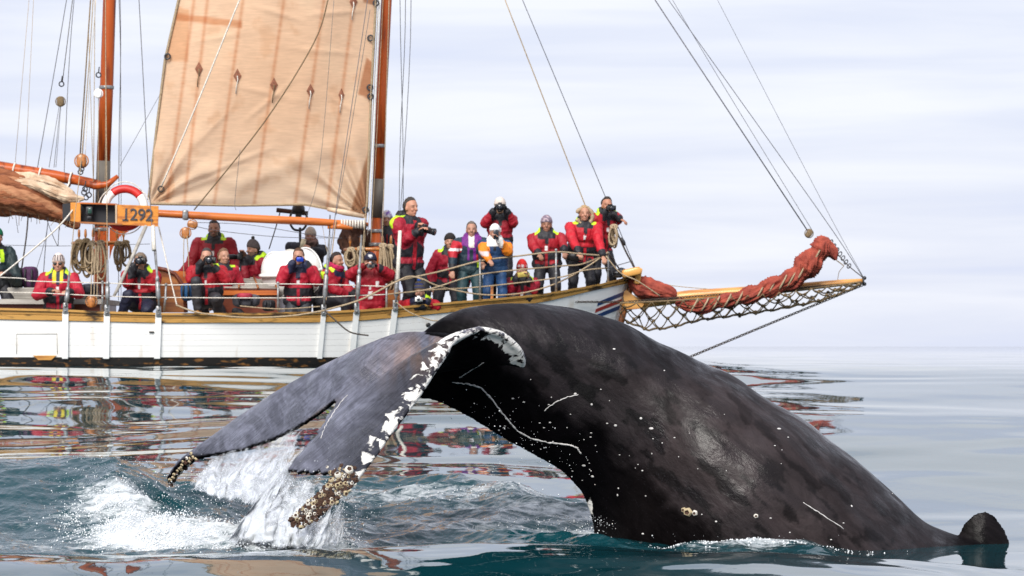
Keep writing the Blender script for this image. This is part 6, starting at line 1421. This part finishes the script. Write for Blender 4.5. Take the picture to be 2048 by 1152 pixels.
for k in range(4): fall([(x, y + 3, d - .03 * k) for x, y, d in farT], [(x + 5 * k - 10, y + 6 * k - 12, d - .08 * k) for x, y, d in farB], (.33, .60), 1 + k)
nearT = [(636, 838, 21.1), (622, 870, 20.9), (600, 905, 20.7), (578, 940, 20.5), (600, 955, 20.4), (645, 952, 20.3), (688, 965, 20.15)]
nearB = [(520, 1040, 20.5), (490, 1065, 20.4), (470, 1090, 20.2), (520, 1098, 20.0), (580, 1100, 19.8), (630, 1100, 19.7), (680, 1095, 19.6)]
for k in range(5): fall([(x + k, y + 2, d + .06 * k - .1) for x, y, d in nearT], [(x + 6 * k - 12, y + 3 * k - 6, d + .05 * k) for x, y, d in nearB], (.34, .70), 11 + k, bulge=.09)
tipT = [(600, 1040, 19.62), (640, 1010, 19.72), (680, 975, 19.85), (712, 950, 19.95)]
tipB = [(590, 1098, 19.5), (630, 1102, 19.5), (665, 1098, 19.5), (690, 1080, 19.6)]
for k in range(3): fall([(x + 4, y + 6, d - .10 - .04 * k) for x, y, d in tipT], [(x - 8 * k + 6, y, d - .05 * k) for x, y, d in tipB], (.26, .54), 21 + k, nr=24, ncol=50, bulge=.06)
allv, allf, off = [], [], 0
for me in FALL:
    n_ = len(me.vertices); f_ = np.empty(len(me.loops), dtype=np.int32); me.loops.foreach_get('vertex_index', f_); allf.append(f_.reshape(-1, 4) + off); allv.append(coords(me)); off += n_
big = new_mesh('falling_water', np.concatenate(allv), np.concatenate(allf))
def _get(me, nm, k):
    a = np.empty(len(me.vertices) * k, dtype=np.float32); me.attributes[nm].data.foreach_get('color' if k == 4 else 'value', a); return a.reshape(-1, k) if k > 1 else a
set_col(big, 'uvw', np.concatenate([_get(m_, 'uvw', 4) for m_ in FALL])[:, :3]); set_f(big, 'dens', np.concatenate([_get(m_, 'dens', 1) for m_ in FALL])); big.materials.append(cw)
tag(link('falling_water', big), 'white sheets of water pouring off the tail flukes into the sea', kind='stuff')

rn = np.random.RandomState(2)
def drops(name, P, R, label, m=None):
    base_v = np.array([(1, 0, 0), (-1, 0, 0), (0, 1, 0), (0, -1, 0), (0, 0, 1), (0, 0, -1)], float); bf_ = np.array([(0, 2, 4), (2, 1, 4), (1, 3, 4), (3, 0, 4), (2, 0, 5), (1, 2, 5), (3, 1, 5), (0, 3, 5)])
    P = np.array(P); R = np.array(R); n = len(P); st = 1 + rn.rand(n) * .3; V = P[:, None, :] + base_v[None] * R[:, None, None] * np.stack([np.ones(n), np.ones(n), st], -1)[:, None, :]
    Fc = (np.arange(n) * 6)[:, None, None] + bf_[None]; me = new_mesh(name, V.reshape(-1, 3), Fc.reshape(-1, 3)); me.materials.append(m or drop_m); o = link(name, me); tag(o, label, kind='stuff')
def cloud(n, pu, pv, su, sv_, d0, d1, zmin=0.0, rs_=(.0015, .0055)):
    u = rn.normal(pu, su, n); v = rn.normal(pv, sv_, n); d = rn.uniform(d0, d1, n); x = (u - CX) / F * d; z = CZ - (v - HY) / F * d; zs = sea(x, d); k = z > zs - .02
    r = rs_[0] + (rs_[1] - rs_[0]) * rn.rand(n) ** 5; return np.stack([x, d, z], -1)[k], r[k]
Ps, Rs = [], []
for a in ((700, 310, 1010, 75, 28, 20.6, 21.6), (300, 215, 960, 60, 22, 21.8, 22.8), (600, 570, 1060, 60, 28, 19.6, 20.6), (600, 480, 990, 70, 28, 20.9, 22), (500, 620, 990, 60, 35, 19.7, 20.4), (260, 700, 1040, 30, 30, 19.5, 20),
          (80, 960, 850, 60, 35, 20.8, 21.4), (80, 1080, 920, 50, 30, 21, 21.5), (120, 300, 935, 60, 14, 22.5, 23), (120, 900, 1000, 120, 14, 21.5, 23.5), (90, 1190, 1045, 20, 9, 21.2, 21.6), (20, 1480, 1074, 110, 5, 20.6, 21.0), (70, 1000, 880, 60, 40, 20.8, 21.4)):
    p, r = cloud(*a); Ps.append(p); Rs.append(r)
drops('spray_droplets', np.concatenate(Ps), np.concatenate(Rs), 'white spray droplets flying around the flukes and churned water')
# foam lumps: clumps of bubbles thrown up where the water boils
Ps, Rs = [], []
for (n, pu, dv, su, sd_, h) in ((9000, 310, 20.95, 62, .26, .12), (2200, 235, 21.7, 60, .3, .10), (3500, 570, 20.3, 75, .25, .12), (1000, 460, 21.2, 70, .35, .07), (900, 1500, 20.75, 100, .12, .02), (400, 880, 23.3, 160, .2, .04), (300, 1100, 21.8, 60, .3, .03)):
    u = rn.normal(pu, su, n); d = rn.normal(dv, sd_, n); x = (u - CX) / F * d; q = fbm(x * 3.0, d * 3.0, 1.0, 3); k = q > -.12; x, d, q = x[k], d[k], q[k]
    z = sea(x, d) + h * (np.clip(q + .15, 0, 1)) * rn.rand(len(x)) * 1.6; Ps.append(np.stack([x, d, z], -1)); Rs.append(.002 + .0055 * rn.rand(len(x)) ** 2.5)
drops('foam_clumps', np.concatenate(Ps), np.concatenate(Rs), 'clumps of white foam boiling on the churned water')
